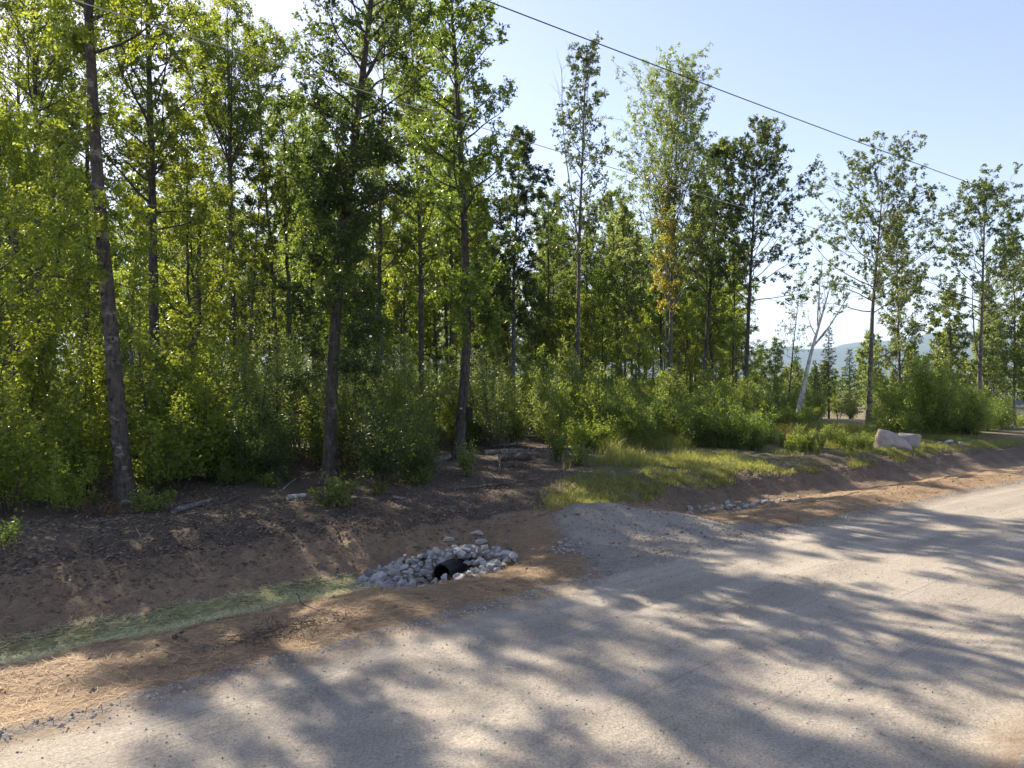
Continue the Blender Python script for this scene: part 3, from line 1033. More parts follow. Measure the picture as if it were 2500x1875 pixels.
# ---- small trees of the clearing on the right, and the far treeline
V['con_a'] = grow_conifer(51, 9.5, 1.9)
V['con_b'] = grow_conifer(52, 8.0, 1.7)
V['far_a'] = grow_tree(53, 11, .12, None, .2, 2.8, 34, (25, 65), .26, 7, 4, 3, 'leaf_pale', 'bark_grey')
V['far_b'] = grow_tree(54, 10, .12, None, .25, 2.6, 34, (25, 65), .26, 7, 4, 3, 'leaf_birch', 'bark_dark')
V['far_c'] = grow_tree(55, 9, .10, None, .25, 2.2, 30, (25, 60), .24, 6, 4, 3, 'leaf_pale', 'bark_grey', bare=.2)
LBL.update({'con_a': 'young dark conifer', 'con_b': 'short young conifer', 'far_a': 'pale bushy tree', 'far_b': 'mid-green bushy tree', 'far_c': 'thin pale tree'})
KN.update({'con_a': 'spruce_tree', 'con_b': 'spruce_tree', 'far_a': 'broadleaf_tree', 'far_b': 'broadleaf_tree', 'far_c': 'broadleaf_tree'})


def single(kd, xd, Y, s, label=None, grp='trees round the clearing'):
    place(V[kd], KN.get(kd, 'oak_tree'), X(xd, Y), Y, label or ('shorter ' if s < .88 else 'taller ' if s > .97 else '') + LBL[kd] + ' round the clearing, ' + where(X(xd, Y), Y), 'tree', grp, rg.uniform(0, 6.28), s)
    taken.append((X(xd, Y), Y))


for a in (('con_a', 1790, 74, 1.02), ('con_b', 1835, 80, 1.05), ('con_b', 1760, 90, 1.0), ('far_a', 1885, 84, .95), ('far_c', 1670, 78, .9), ('far_c', 1640, 88, .95),
          ('far_b', 1725, 98, .8), ('far_a', 2060, 70, 1.15), ('far_b', 2030, 80, 1.0), ('far_a', 2150, 84, 1.15), ('far_b', 1980, 90, .95), ('far_c', 1720, 92, .8)):
    single(*a)


def fillr(n, x0, x1, y0, y1, kinds, smin, smax, dmin, grp):
    c = k = 0
    while c < n and k < n * 40:
        k += 1
        y = math.sqrt(rg.uniform(y0 * y0, y1 * y1))
        x = X(rg.uniform(x0, x1), y)
        if not free(x, y, dmin):
            continue
        single(rg.choice(kinds), (x / y * 1735 + 1250) / 1.1302, y, rg.uniform(smin, smax), None, grp)
        c += 1


fillr(36, 1560, 2330, 105, 210, ['far_a', 'far_b', 'far_b', 'far_c', 'con_a'], .75, 1.05, 3.0, 'trees round the clearing')
fillr(5, 2100, 2150, 60, 110, ['far_a', 'far_b', 'pale_a'], .85, 1.1, 3.0, 'trees round the clearing')
fillr(8, 2225, 2330, 60, 110, ['far_a', 'far_b', 'pale_a'], .85, 1.1, 3.0, 'trees round the clearing')

# far wood reads as one mass
rng = np.random.RandomState(60)
n = 36000
ang = rng.uniform(-1.0, 1.0, n)
dist = rng.uniform(260, 900, n)
fx, fy = np.sin(ang) * dist, np.cos(ang) * dist
fh = rng.rand(n) ** .6 * (9 + 5 * fbm(fx, fy, .02, 2))
fz = ground(fx, fy) + fh
far_pos = np.stack([fx, fy, fz], -1)
tag(link('far_woodland', leaves_mesh('far_woodland', far_pos, rng.normal(0, 1, (n, 3)), rng.uniform(1.2, 3.0, n), M['leaf_dark'], rng, .8)),
    'dark green woodland far beyond the clearing', 'woodland', None, 'stuff')

# ---- undergrowth
S = {}
S['birch_a'] = grow_sapling(71, 4.4, 1.5, 4, .085, 'leaf_birch', per=26, ncl=8, upright=.12, clump=.09)
S['birch_b'] = grow_sapling(72, 3.3, 1.4, 5, .08, 'leaf_birch', per=22, ncl=8, upright=.12, clump=.09)
S['birch_c'] = grow_sapling(73, 5.0, 1.3, 3, .085, 'leaf_pale', per=30, ncl=8, upright=.2, clump=.09)
S['maple_s'] = grow_sapling(74, 5.2, 1.7, 3, .125, 'leaf_maple', per=26, ncl=5, upright=.0, aspect=.8, clump=.1)
S['maple_t'] = grow_sapling(75, 3.4, 1.4, 4, .115, 'leaf_maple', per=20, ncl=5, upright=.0, aspect=.8, clump=.1)
S['dark_a'] = grow_sapling(76, 2.7, 1.4, 7, .08, 'leaf_dark', per=20, ncl=8, upright=.1, clump=.08)
S['bram_a'] = grow_sapling(77, 1.8, 1.4, 9, .085, 'leaf_birch', per=13, ncl=8, upright=.05, clump=.09)
S['bram_b'] = grow_sapling(78, 2.3, 1.5, 8, .085, 'leaf_oak', per=17, ncl=8, upright=.05, clump=.09)
S['herb'] = grow_sapling(79, 1.15, .42, 7, .085, 'leaf_birch', per=9, ncl=3, upright=.4)
S['herb_g'] = grow_sapling(80, .8, .5, 7, .08, 'leaf_birch', per=8, ncl=4, upright=.3)
S['gold_s'] = grow_sapling(81, 2.0, .8, 4, .09, 'leaf_gold', per=12, ncl=3, upright=.1)
S['red_s'] = grow_sapling(82, .8, .5, 5, .08, 'leaf_red', per=5, ncl=2, upright=.2)
S['big_bush'] = grow_sapling(83, 4.8, 2.3, 8, .105, 'leaf_birch', per=34, ncl=8, upright=.1, clump=.1)

SL = {'birch_a': 'tall spreading birch sapling', 'birch_b': 'rounded birch sapling', 'birch_c': 'pale upright birch sapling', 'maple_s': 'tall large-leaved maple sapling', 'maple_t': 'low large-leaved maple sapling',
      'dark_a': 'dense dark thicket bush', 'bram_a': 'low yellow-green brush', 'bram_b': 'low dark green brush', 'herb': 'upright leafy forest weed', 'herb_g': 'low round forest weed'}
SG = 'undergrowth of the wood'


def shrub(kd, xd, Y, s, label=None, group=SG, name=None, cat='bush'):
    x = X(xd, Y)
    place(S[kd], name or {'maple_s': 'maple_sapling', 'maple_t': 'maple_sapling', 'birch_a': 'birch_sapling', 'birch_b': 'birch_sapling', 'birch_c': 'birch_sapling'}.get(kd, 'bush'),
          x, Y, label or ('small ' if s < .88 else 'large ' if s > 1.02 else '') + SL[kd] + ' ' + where(x, Y), cat, group if not label else None, rg.uniform(0, 6.28), (s, s, s * rg.uniform(.9, 1.1)), None, SAPN)


# bright maple saplings round the first trunk
for a in ((30, 19.5, 1.05), (150, 21, 1.1), (330, 20.5, 1.0), (215, 23, 1.1), (-60, 18.5, 1.1), (-180, 19, 1.1), (400, 23, .95)):
    shrub('maple_s', *a)
for a in ((20, 16.6, .8), (95, 17.6, .9), (185, 18.6, .9), (330, 18.6, .8), (390, 19.8, .9), (455, 21.2, .9), (-70, 15.8, .9), (140, 16.2, .5)):
    shrub('maple_t', *a)
shrub('dark_a', 560, 21.5, 1.0, 'dark low bush left of the dark leafy oak')
shrub('dark_a', 470, 22.0, .95, 'dark bush between knotted maple and dark leafy oak')
shrub('dark_a', 830, 20.8, 1.0, 'broad dark bush on the right of the dark leafy oak')
shrub('dark_a', 890, 21.8, .85, 'smaller dark bush beside the fallen sticks')
shrub('herb_g', 722, 17.6, 1.25, 'small leafy bush at the foot of the dark leafy oak', name='small_bush')
shrub('herb', 1008, 22.6, .95, 'upright yellow-green weed in front of the broken logs', name='weed_plant', cat='plant')
shrub('herb', 1205, 25.6, 1.2, 'tall leafy weed right of the splintered log', name='weed_plant', cat='plant')
shrub('herb_g', 1248, 25.0, 1.1, 'low round weed clump right of the splintered log', name='weed_plant', cat='plant')
shrub('gold_s', 745, 23.0, 1.0, 'yellow-leaved sapling close behind the dark leafy oak')
shrub('gold_s', 690, 24.5, 1.15, 'taller yellow-leaved sapling left behind the dark leafy oak')
shrub('red_s', 215, 15.9, .7, 'rusty withered plant at the foot of the knotted maple', name='withered_plant', cat='plant')
shrub('red_s', 250, 16.1, .55, 'orange-leaved withered plant beside the knotted maple', name='withered_plant', cat='plant')
shrub('herb_g', 330, 16.6, .9, 'low bush of stalks right of the knotted maple foot', name='small_bush')
shrub('herb_g', 5, 12.9, .7, 'small yellow plant on the mulch slope', name='weed_plant', cat='plant')
shrub('big_bush', 2010, 37.5, .92, 'big sunlit bush behind the boulders')
shrub('big_bush', 1935, 42, .7, 'rounded bush left behind the boulders')
shrub('big_bush', 2090, 38.5, .7, 'rounded bush at the right end of the boulder thicket')


for i in range(30):
    Yh = rg.uniform(16.2, 22.5)
    xh = rg.uniform(-40, 930)
    xw = X(xh, Yh)
    if float(xy2st(xw, Yh)[1]) < 8.6:
        continue
    shrub(rg.choice(['herb_g', 'herb_g', 'herb']), xh, Yh, rg.uniform(.4, .85), None, 'low plants at the foot of the thicket', 'weed_plant', 'plant')


def fills(n, x0, x1, y0, y1, kinds, smin, smax, dmin, grp):
    c = k = 0
    tk = []
    while c < n and k < n * 40:
        k += 1
        y = math.sqrt(rg.uniform(y0 * y0, y1 * y1))
        x = X(rg.uniform(x0, x1), y)
        if any((x - a) ** 2 + (y - b) ** 2 < dmin * dmin for a, b in tk) or not free(x, y, .5):
            continue
        tk.append((x, y))
        shrub(rg.choice(kinds), (x / y * 1735 + 1250) / 1.1302, y, rg.uniform(smin, smax), None, grp)
        c += 1


fills(12, 880, 1050, 30.5, 37, ['birch_a', 'birch_b', 'birch_c', 'birch_b'], .8, 1.1, 1.0, SG)
fills(38, 420, 890, 23.5, 33, ['birch_a', 'birch_b', 'birch_c', 'birch_b'], .8, 1.1, 1.1, SG)
fills(26, -250, 480, 21.5, 30, ['birch_a', 'maple_s', 'birch_c', 'maple_t'], .85, 1.1, 1.2, SG)
fills(16, 1030, 1260, 29.5, 38, ['birch_a', 'birch_b', 'birch_c'], .75, 1.1, 1.0, SG)
fills(20, 1250, 1480, 33.5, 44, ['birch_b', 'birch_a', 'bram_b'], .75, 1.0, 1.1, SG)
fills(40, 1260, 1650, 29.5, 41, ['bram_a', 'bram_b', 'bram_b', 'birch_b'], .8, 1.15, .9, 'brush along the meadow')
fills(24, 1500, 1780, 42, 62, ['bram_a', 'birch_b', 'bram_b'], .8, 1.15, 1.1, 'brush along the meadow')
fills(10, 1690, 1900, 62, 78, ['bram_a', 'birch_b'], .9, 1.3, 1.4, 'brush along the meadow')
fills(14, 1900, 2140, 36, 44, ['bram_b', 'bram_a', 'birch_b'], .7, 1.05, 1.0, 'brush along the meadow')
fills(9, 2085, 2150, 40, 56, ['bram_a', 'bram_b'], .8, 1.15, 1.2, 'brush along the meadow')
shrub('bram_a', 2188, 84, 1.3, 'round bush in front of the low white house')
shrub('bram_a', 2212, 78, 1.2, 'second bush before the low white house')
fills(40, 300, 1640, 44, 75, ['birch_b', 'dark_a', 'birch_a'], .9, 1.3, 1.6, SG)

# ------------------------------------------------------------------ erosion mats
matg = sheet('erosion_mat', -26, .45, lambda s: 2.6 + fbm(s, s * 0, .5, 3) * .12, lambda s: 4.3 + fbm(s, s * 0 + 4, .5, 3) * .14, .012, M['mat_green'])
tag(matg, 'green-dyed straw erosion mat lining the ditch up to the stone apron', 'erosion mat')
matc = sheet('erosion_mat', 12.8, 44, lambda s: 1.5 + .35 * np.sin(s * .45) + fbm(s, s * 0, .8, 3) * .25, lambda s: 3.25 + fbm(s, s * 0 + 4, .8, 3) * .25, .012, M['mat_coir'])
tag(matc, 'tan coir erosion mat lining the ditch below the boulders', 'erosion mat')


def scatter_blades(name, x, y, z, length, width, lift, mat, rng, curl=.3, flat=True):
    n = len(x)
    az = rng.uniform(0, 2 * math.pi, n)
    el = rng.uniform(-.05, lift, n)
    d = np.stack([np.cos(az) * np.cos(el), np.sin(az) * np.cos(el), np.sin(el)], -1)
    p = np.stack([x, y, z], -1)
    side = np.stack([-np.sin(az), np.cos(az), rng.normal(0, .3, n)], -1) * (width[:, None] * .5)
    bow = np.stack([-np.sin(az), np.cos(az), np.zeros(n)], -1) * (length * rng.normal(0, curl, n) * .3)[:, None]
    mid = p + d * length[:, None] * .5 + bow
    end = p + d * length[:, None]
    v = np.stack([p - side, p + side, mid - side, mid + side, end - side * .5, end + side * .5], 1).reshape(-1, 3)
    k = np.arange(n)[:, None] * 6
    f = np.concatenate([k + np.array([[0, 1, 3, 2]]), k + np.array([[2, 3, 5, 4]])], 1).reshape(-1, 4)
    return mesh_np(name, v, f, mat, False, {'lv': np.repeat(rng.rand(n), 2)})


rng = np.random.RandomState(90)
n = 20000
s_ = rng.uniform(-9, .5, n)
t_ = rng.uniform(2.5, 4.4, n)
x, y = st2xy(s_, t_)
z = ground(x, y) + .03
tag(link('mat_straw', scatter_blades('mat_straw', x, y, z, rng.uniform(.06, .22, n), rng.uniform(.005, .010, n), .25, M['straw_green'], rng)), 'green straw fibres matted over the ditch mat', 'straw', None, 'stuff')
n = 60000
s_ = -9 + 33 * rng.rand(n) ** 1.3
t_ = rng.uniform(.15, 5.2, n) ** 1.0
keep = (t_ > apron_edge(s_) + .1) & ((t_ < 3.2) | (rng.rand(n) < .4))
s_, t_ = s_[keep], t_[keep]
n = len(s_)
x, y = st2xy(s_, t_)
z = ground(x, y) + .01
tag(link('straw', scatter_blades('straw', x, y, z, rng.uniform(.06, .2, n), rng.uniform(.004, .008, n), .22, M['straw'], rng)), 'loose tan straw spread over the bare roadside berm', 'straw', None, 'stuff')

# bark chips and leaf litter on the slope under the trees
n = 62000
s_ = rng.uniform(-13, 12.5, n)
t_ = 5.2 + rng.rand(n) ** 1.2 * 14
x, y = st2xy(s_, t_)
keep = (rng.rand(n) < (1 - meadow(x, y)) * np.where(s_ > 2.5, .6, 1.0)) & (fbm(s_, t_, .5, 2) > -.35) & (rng.rand(n) < sstep(t_, 4.3, 6.2) + .06)
s_, t_ = s_[keep], t_[keep]
n = len(s_)
x, y = st2xy(s_, t_)
pos = np.stack([x, y, ground(x, y) + rng.uniform(.0, .05, n)], -1)
dd = rng.normal(0, 1, (n, 3))
dd[:, 2] *= .25
tag(link('bark_litter', leaves_mesh('bark_litter', pos, dd, rng.uniform(.03, .115, n), M['chip'], rng, .5, .06, 2.0)), 'dark bark chips and dry leaves under the edge trees', 'litter', None, 'stuff')

# ------------------------------------------------------------------ grass of the meadow
n = 210000
s_ = 4 + rng.rand(n) * 32
t_ = 4.7 + rng.rand(n) ** 2.1 * 26
x, y = st2xy(s_, t_)
dens = meadow(x + fbm(x, y, .5, 2) * 1.2, y) * (fbm(x, y, .35, 3) > -.26) * (fbm(x + 50, y, .9, 2) > -.42)
bank = np.interp(s_, S_AX, B_BANK)
keep = (rng.rand(n) < dens) & (t_ > bank + rng.normal(0, .15, n))
x, y, s_, t_ = x[keep], y[keep], s_[keep], t_[keep]
n = len(x)
tall = .14 + .66 * sstep(t_, 6, 12) * (fbm(x, y, .5, 2) * .5 + .6)
ln = tall * rng.uniform(.6, 1.4, n)
az = rng.uniform(0, 6.28, n)
lean = rng.uniform(.1, .8, n)
p = np.stack([x, y, ground(x, y) - .02], -1)
d1 = np.stack([np.cos(az) * lean * .5, np.sin(az) * lean * .5, np.ones(n)], -1)
d2 = np.stack([np.cos(az) * lean * 1.6, np.sin(az) * lean * 1.6, np.ones(n) * .8], -1)
az2 = rng.uniform(0, 6.28, n)
sd = np.stack([np.cos(az2), np.sin(az2), np.zeros(n)], -1) * rng.uniform(.004, .008, n)[:, None]
v = np.stack([p - sd, p + sd, p + d1 * ln[:, None] * .55 - sd * .8, p + d1 * ln[:, None] * .55 + sd * .8, p + d1 * ln[:, None] * .55 + d2 * ln[:, None] * .5], 1).reshape(-1, 3)
k = np.arange(n)[:, None] * 5
f = np.concatenate([k + np.array([[0, 1, 3]]), k + np.array([[0, 3, 2]]), k + np.array([[2, 3, 4]])], 1).reshape(-1, 3)
tag(link('meadow_grass', mesh_np('meadow_grass', v, f, M['grass'], False, {'lv': np.repeat(rng.rand(n), 3)})), 'sunlit green and straw-coloured grass of the clearing', 'grass', None, 'stuff')

# goldenrod stalks
GR = grow_sapling(95, .95, .22, 6, .07, 'grass', 'bark_dark', per=10, ncl=3, upright=.5)


def goldenrod(xd, Y, s, label, grp=None):
    e = place(GR, 'goldenrod', X(xd, Y), Y, label, 'plant', grp, rg.uniform(0, 6), s, None, SAPN)
    r2 = np.random.RandomState(96)
    pp = np.stack([r2.normal(0, .12, 260), r2.normal(0, .12, 260), r2.uniform(.78, 1.02, 260)], -1)
    fl = link('flower_head', leaves_mesh('flower_head', pp, r2.normal(0, 1, (260, 3)), r2.uniform(.03, .06, 260), M['flower'], r2, .8), e)
    fl['kind'] = 'stuff'


goldenrod(1690, 31, 1.0, 'goldenrod with yellow heads at the left of the pale meadow patch')
goldenrod(1705, 29.5, .7, 'short goldenrod in front of the pale meadow patch')
goldenrod(1500, 31, 1.15, 'goldenrod flowering in the low dark brush')
goldenrod(1535, 30.6, 1.0, 'small goldenrod on the edge of the low dark brush')
WEED = 'leafy green weed stalk in the meadow grass below the boulders'
for i in range(70):
    Yw = rg.uniform(27.5, 36)
    xw = X(rg.uniform(1620, 1990 if Yw < 30 else 1890), Yw)
    s0, t0 = xy2st(xw, Yw)
    if t0 < 5.8:
        continue
    place(S['herb'], 'weed_plant', xw, Yw, WEED, 'plant', 'weeds of the meadow', rg.uniform(0, 6), rg.uniform(.45, .75), None, SAPN)

# ------------------------------------------------------------------ stones
def hull(seed, n=15, sq=(1, .8, .65), sub=0):
    r = np.random.RandomState(seed)
    p = unit(r.normal(0, 1, (n, 3))) * r.uniform(.8, 1.0, (n, 1)) * np.array(sq)
    b = bmesh.new()
    for q in p:
        b.verts.new(q)
    h = bmesh.ops.convex_hull(b, input=b.verts[:])
    bmesh.ops.delete(b, geom=list({g for g in h['geom_interior'] + h['geom_unused'] if isinstance(g, bmesh.types.BMVert)}), context='VERTS')
    bmesh.ops.recalc_face_normals(b, faces=b.faces[:])
    if sub:
        bmesh.ops.bevel(b, geom=b.edges[:], offset=.07, segments=1, affect='EDGES', profile=.6)
    return b


STONE = []
for i in range(14):
    b = hull(200 + i, 13 + i % 4, (1, .62 + .06 * (i % 5), .5 + .05 * (i % 6)))
    me = bpy.data.meshes.new('stone')
    b.to_mesh(me)
    b.free()
    me.materials.append(M[['rock_grey', 'rock_grey', 'rock_blue', 'rock_tan', 'rock_grey', 'rock_blue', 'rock_grey'][i % 7]])
    STONE.append(me)


def in_poly(px, py, poly):
    c = False
    j = len(poly) - 1
    for i in range(len(poly)):
        (xi, yi), (xj, yj) = poly[i], poly[j]
        if (yi > py) != (yj > py) and px < (xj - xi) * (py - yi) / (yj - yi) + xi:
            c = not c
        j = i
    return c


def stone_patch(root, poly, count, smin, smax, hump, dmin, keepout=None, seed=1):
    r = random.Random(seed)
    ss = [p[0] for p in poly]
    tt = [p[1] for p in poly]
    put = []
    k = 0
    while len(put) < count and k < count * 60:
        k += 1
        s, t = r.uniform(min(ss), max(ss)), r.uniform(min(tt), max(tt))
        if not in_poly(s, t, poly):
            continue
        if keepout and keepout(s, t):
            continue
        sz = smin + (smax - smin) * r.random() ** 1.6
        if any((s - a) ** 2 + (t - b) ** 2 < ((sz + c) * dmin) ** 2 for a, b, c in put):
            continue
        put.append((s, t, sz))
        x, y = st2xy(s, t)
        o = link('stone', r.choice(STONE), root)
        o.location = (float(x) - root.location.x, float(y) - root.location.y, gz(float(x), float(y)) + hump(s, t) + sz * .18 - root.location.z)
        o.rotation_euler = (r.uniform(-.5, .5), r.uniform(-.5, .5), r.uniform(0, 6.28))
        o.scale = (sz, sz * r.uniform(.85, 1.1), sz * r.uniform(.85, 1.15))


def empty(name, s, t):
    x, y = st2xy(s, t)
    e = bpy.data.objects.new(name, None)
    C.objects.link(e)
    e.location = (float(x), float(y), gz(float(x), float(y)))
    return e


PS, PT = 1.65, 2.85          # pipe mouth in road coordinates
px_, py_ = st2xy(PS, PT)
PZ = gz(float(px_), float(py_)) + .20


def hump(s, t):
    return .24 * math.exp(-((s - 2.45) / .55) ** 2 - ((t - 2.95) / .75) ** 2) + .10 * math.exp(-((s - 1.9) / .7) ** 2 - ((t - 3.8) / .4) ** 2)


rip = empty('stone_apron', 1.4, 3.0)
tag(rip, 'apron of loose grey stones heaped round the black culvert pipe', 'stone apron')
poly = [(.0, 2.9), (.12, 3.6), (.8, 4.15), (1.7, 4.5), (2.4, 4.3), (3.0, 3.3), (2.95, 2.1), (2.3, 1.65), (1.3, 1.7), (.4, 2.15)]
ko = lambda s, t: ((PS - .5 < s < PS + .5) and (PT - .62 < t < PT + .2)) or ((s - PS - .35) ** 2 + (t - PT - .2) ** 2 < .07)
stone_patch(rip, poly, 230, .06, .22, hump, .52, ko, 3)
stone_patch(rip, [(PS - .5, PT - .62), (PS - .5, PT + .1), (PS - .12, PT - .28), (PS + .4, PT - .62)], 9, .05, .09, lambda s, t: -.02, .6, None, 5)
stone_patch(rip, poly, 60, .07, .13, lambda s, t: hump(s, t) + .10, .85, ko, 4)
# stones that cover the pipe crown
stone_patch(rip, [(PS + .25, PT + .25), (PS + .25, PT + .85), (PS + .95, PT + .85), (PS + .95, PT + .1)], 10, .10, .18, lambda s, t: .34, .6, None, 6)
stone_patch(rip, [(PS + .30, PT + .42), (PS + .42, PT - .10), (PS + 1.2, PT + .22), (PS + 1.05, PT + .78)], 18, .09, .17, lambda s, t: .36, .5, None, 7)
rip2 = empty('stone_apron', 12.0, 3.9)
tag(rip2, 'thin row of pale stones in the ditch beyond the gravel heap', 'stone apron')
stone_patch(rip2, [(10.6, 3.9), (11.0, 4.3), (13.6, 3.9), (15.2, 3.5), (15.2, 3.3), (13, 3.4)], 42, .06, .15, lambda s, t: .03, .6, None, 8)
rip3 = empty('stone_cluster', 4.1, 1.7)
tag(rip3, 'small cluster of stones at the foot of the gravel heap', 'stones')
stone_patch(rip3, [(3.7, 1.3), (3.6, 2.0), (4.3, 2.5), (4.6, 1.9)], 26, .035, .085, lambda s, t: .0, .6, None, 9)

# culvert
cul = bpy.data.objects.new('culvert_pipe', None)
C.objects.link(cul)
cul.location = (float(px_), float(py_), PZ)
cul.rotation_euler = (0, 0, R(64))
tag(cul, 'black corrugated culvert pipe opening in the stone apron', 'pipe')
prof = []
for i in range(60):
    xx = i * .022
    prof.append((xx, .19 + (.015 if (i // 2) % 2 else 0)))
for nm, rr, inv in (('pipe_wall', None, 0), ('liner', .172, 1)):
    v, f = [], []
    for xx, r_ in prof:
        for a in range(28):
            an = a * 2 * math.pi / 28
            r2 = r_ if rr is None else rr
            v.append((xx, math.cos(an) * r2, math.sin(an) * r2))
    for i in range(len(prof) - 1):
        for a in range(28):
            f.append((i * 28 + a, i * 28 + (a + 1) % 28, (i + 1) * 28 + (a + 1) % 28, (i + 1) * 28 + a))
    link(nm, mesh_np(nm, v, f, M['black_plastic'], True), cul)
v = [(0.0, math.cos(a * math.pi / 14) * r_, math.sin(a * math.pi / 14) * r_) for r_ in (.172, .193) for a in range(28)]
link('rim', mesh_np('rim', v, [(a, (a + 1) % 28, 28 + (a + 1) % 28, 28 + a) for a in range(28)], M['black_plastic'], False), cul)

# boulders
def boulder(name, pts, x, y, z, mat, label, rot=0):
    b = bmesh.new()
    for q in pts:
        b.verts.new(q)
    h = bmesh.ops.convex_hull(b, input=b.verts[:])
    bmesh.ops.delete(b, geom=list({g for g in h['geom_interior'] + h['geom_unused'] if isinstance(g, bmesh.types.BMVert)}), context='VERTS')
    bmesh.ops.bevel(b, geom=b.edges[:], offset=.06, segments=2, affect='EDGES', profile=.6)
    bmesh.ops.triangulate(b, faces=b.faces[:])
    bmesh.ops.subdivide_edges(b, edges=b.edges[:], cuts=2, use_grid_fill=True)
    bmesh.ops.recalc_face_normals(b, faces=b.faces[:])
    for vv in b.verts:
        n_ = float(fbm(np.array([vv.co.x * 3 + vv.co.z]), np.array([vv.co.y * 3 - vv.co.z * 2]), 1.0, 3)[0])
        vv.co += vv.normal * n_ * .04
    me = bpy.data.meshes.new(name)
    b.to_mesh(me)
    b.free()
    me.materials.append(mat)
    o = link(name, me, None, (x, y, z))
    o.rotation_euler = (0, 0, rot)
    o.scale = (.82, .82, .82)
    return tag(o, label, 'boulder')


bx, by = X(1925, 30.6), 30.6
bzz = gz(bx, by)
boulder('boulder', [(-.95, -.4, -.2), (-1.0, .3, -.2), (.85, -.6, -.2), (1.0, .4, -.2), (-.9, -.15, .42), (-.72, -.1, .95), (-.5, .4, 1.0), (-.2, -.05, .98), (.3, -.15, .74), (.35, .4, .7), (.75, -.45, .22), (.95, .2, .15), (-.3, -.7, .25), (.3, -.75, .15)], bx, by, bzz, M['boulder_pink'], 'pinkish angular boulder at the top of the cut bank')
bx2, by2 = X(1958, 31.3), 31.3
boulder('boulder', [(-.8, -.3, -.2), (-.8, .4, -.2), (.5, -.3, -.2), (.6, .4, -.2), (-.6, -.2, .55), (-.3, .2, .72), (.45, -.2, .66), (.85, .0, .62), (.8, .25, .5), (.35, -.35, .3)], bx2, by2, gz(bx2, by2), M['boulder_grey'], 'pale grey boulder leaning behind the pinkish one')
for xd, Y, sz, lb in ((1028, 16.5, .17, 'rounded mossy stone above the stone apron'), (1040, 16.1, .15, 'pale rounded stone in front of the mossy one'), (640 + 330, 15.9, .12, 'low flat stone half buried above the stone apron')):
    b = hull(300 + xd, 30, (1, .8, .6), 0)
    me = bpy.data.meshes.new('rock')
    b.to_mesh(me)
    b.free()
    me.materials.append(M['rock_tan'])
    xx = X(xd, Y)
    o = link('rock', me, None, (xx, Y, gz(xx, Y) + sz * .2))
    o.scale = (sz * 1.2, sz, sz)
    tag(o, lb, 'rock')
for i, (xd, Y, sz) in enumerate(((2050, 33.0, .26), (2075, 33.3, .2), (2100, 34.2, .24), (2030, 32.6, .18), (2118, 34.6, .17), (2062, 32.6, .15))):
    xx = X(xd, Y)
    o = link('rock', STONE[i], None, (xx, Y, gz(xx, Y) + sz * .2))
    o.scale = (sz, sz, sz)
    tag(o, 'dark stone half buried at the top of the cut bank right of the boulders', 'rock', 'stones on the bank top')


# pebbles: one mass
def pebbles(name, s_, t_, size, label, lift=.25, seed=1, mat='pebble'):
    r = np.random.RandomState(seed)
    b = bmesh.new()
    for q in ((1, 0, 0), (-1, 0, 0), (0, 1, 0), (0, -1, 0), (0, 0, 1), (0, 0, -1)):
        b.verts.new(q)
    bmesh.ops.convex_hull(b, input=b.verts[:])
    b.verts.index_update()
    bv = np.array([q.co[:] for q in b.verts])
    bf = np.array([[q.index for q in ff.verts] for ff in b.faces])
    b.free()
    n = len(s_)
    x, y = st2xy(s_, t_)
    z = ground(x, y)
    jit = 1 + r.normal(0, .16, (n, len(bv), 3))
    sq = r.uniform(.6, 1.15, (n, 1, 3)) * np.array([1, 1, .75])
    az = r.uniform(0, 6.28, n)
    vv = bv[None] * jit * sq * size[:, None, None]
    ca, sa = np.cos(az)[:, None], np.sin(az)[:, None]
    vx = vv[..., 0] * ca - vv[..., 1] * sa + x[:, None]
    vy = vv[..., 0] * sa + vv[..., 1] * ca + y[:, None]
    vz = vv[..., 2] + (z + size * lift)[:, None]
    V_ = np.stack([vx, vy, vz], -1).reshape(-1, 3)
    F_ = (bf[None] + (np.arange(n) * len(bv))[:, None, None]).reshape(-1, 3)
    o = link(name, mesh_np(name, V_, F_, M[mat], False))
    return tag(o, label, 'gravel', None, 'stuff')


rng = np.random.RandomState(120)
n = 6500
s_ = rng.uniform(-8, 24, n)
rg0 = np.interp(s_, S_AX, B_ROAD)
pebbles('edge_gravel', s_, rg0 + rng.normal(0, .13, n) * (1 + (rng.rand(n) > .8)), (.005 + .021 * rng.rand(n) ** 2) * (1 + .8 * (rng.rand(n) > .97)), 'windrow of loose stones along the road edge', .02, 121, 'edge_stone')
n = 7000
pebbles('road_gravel', rng.uniform(-8, 16, n), -rng.rand(n) * 6, .004 + .013 * rng.rand(n) ** 3, 'loose pebbles lying on the gravel road', .3, 122)
n = 5200
s_ = rng.uniform(3.2, 9.2, n)
t_ = rng.rand(n) * apron_edge(s_)
pebbles('heap_gravel', s_, t_, .008 + .022 * rng.rand(n) ** 2.5, 'crushed stone of the gravel heap at the driveway', .3, 123)
n = 6000
pebbles('bank_clods', rng.uniform(-9, 26, n), np.where(rng.rand(n) < .8, rng.uniform(4.3, 6.4, n), rng.uniform(.3, 4.3, n)), .01 + .05 * rng.rand(n) ** 3, 'earth clods and small stones on the bare bank', .15, 124, 'clod')


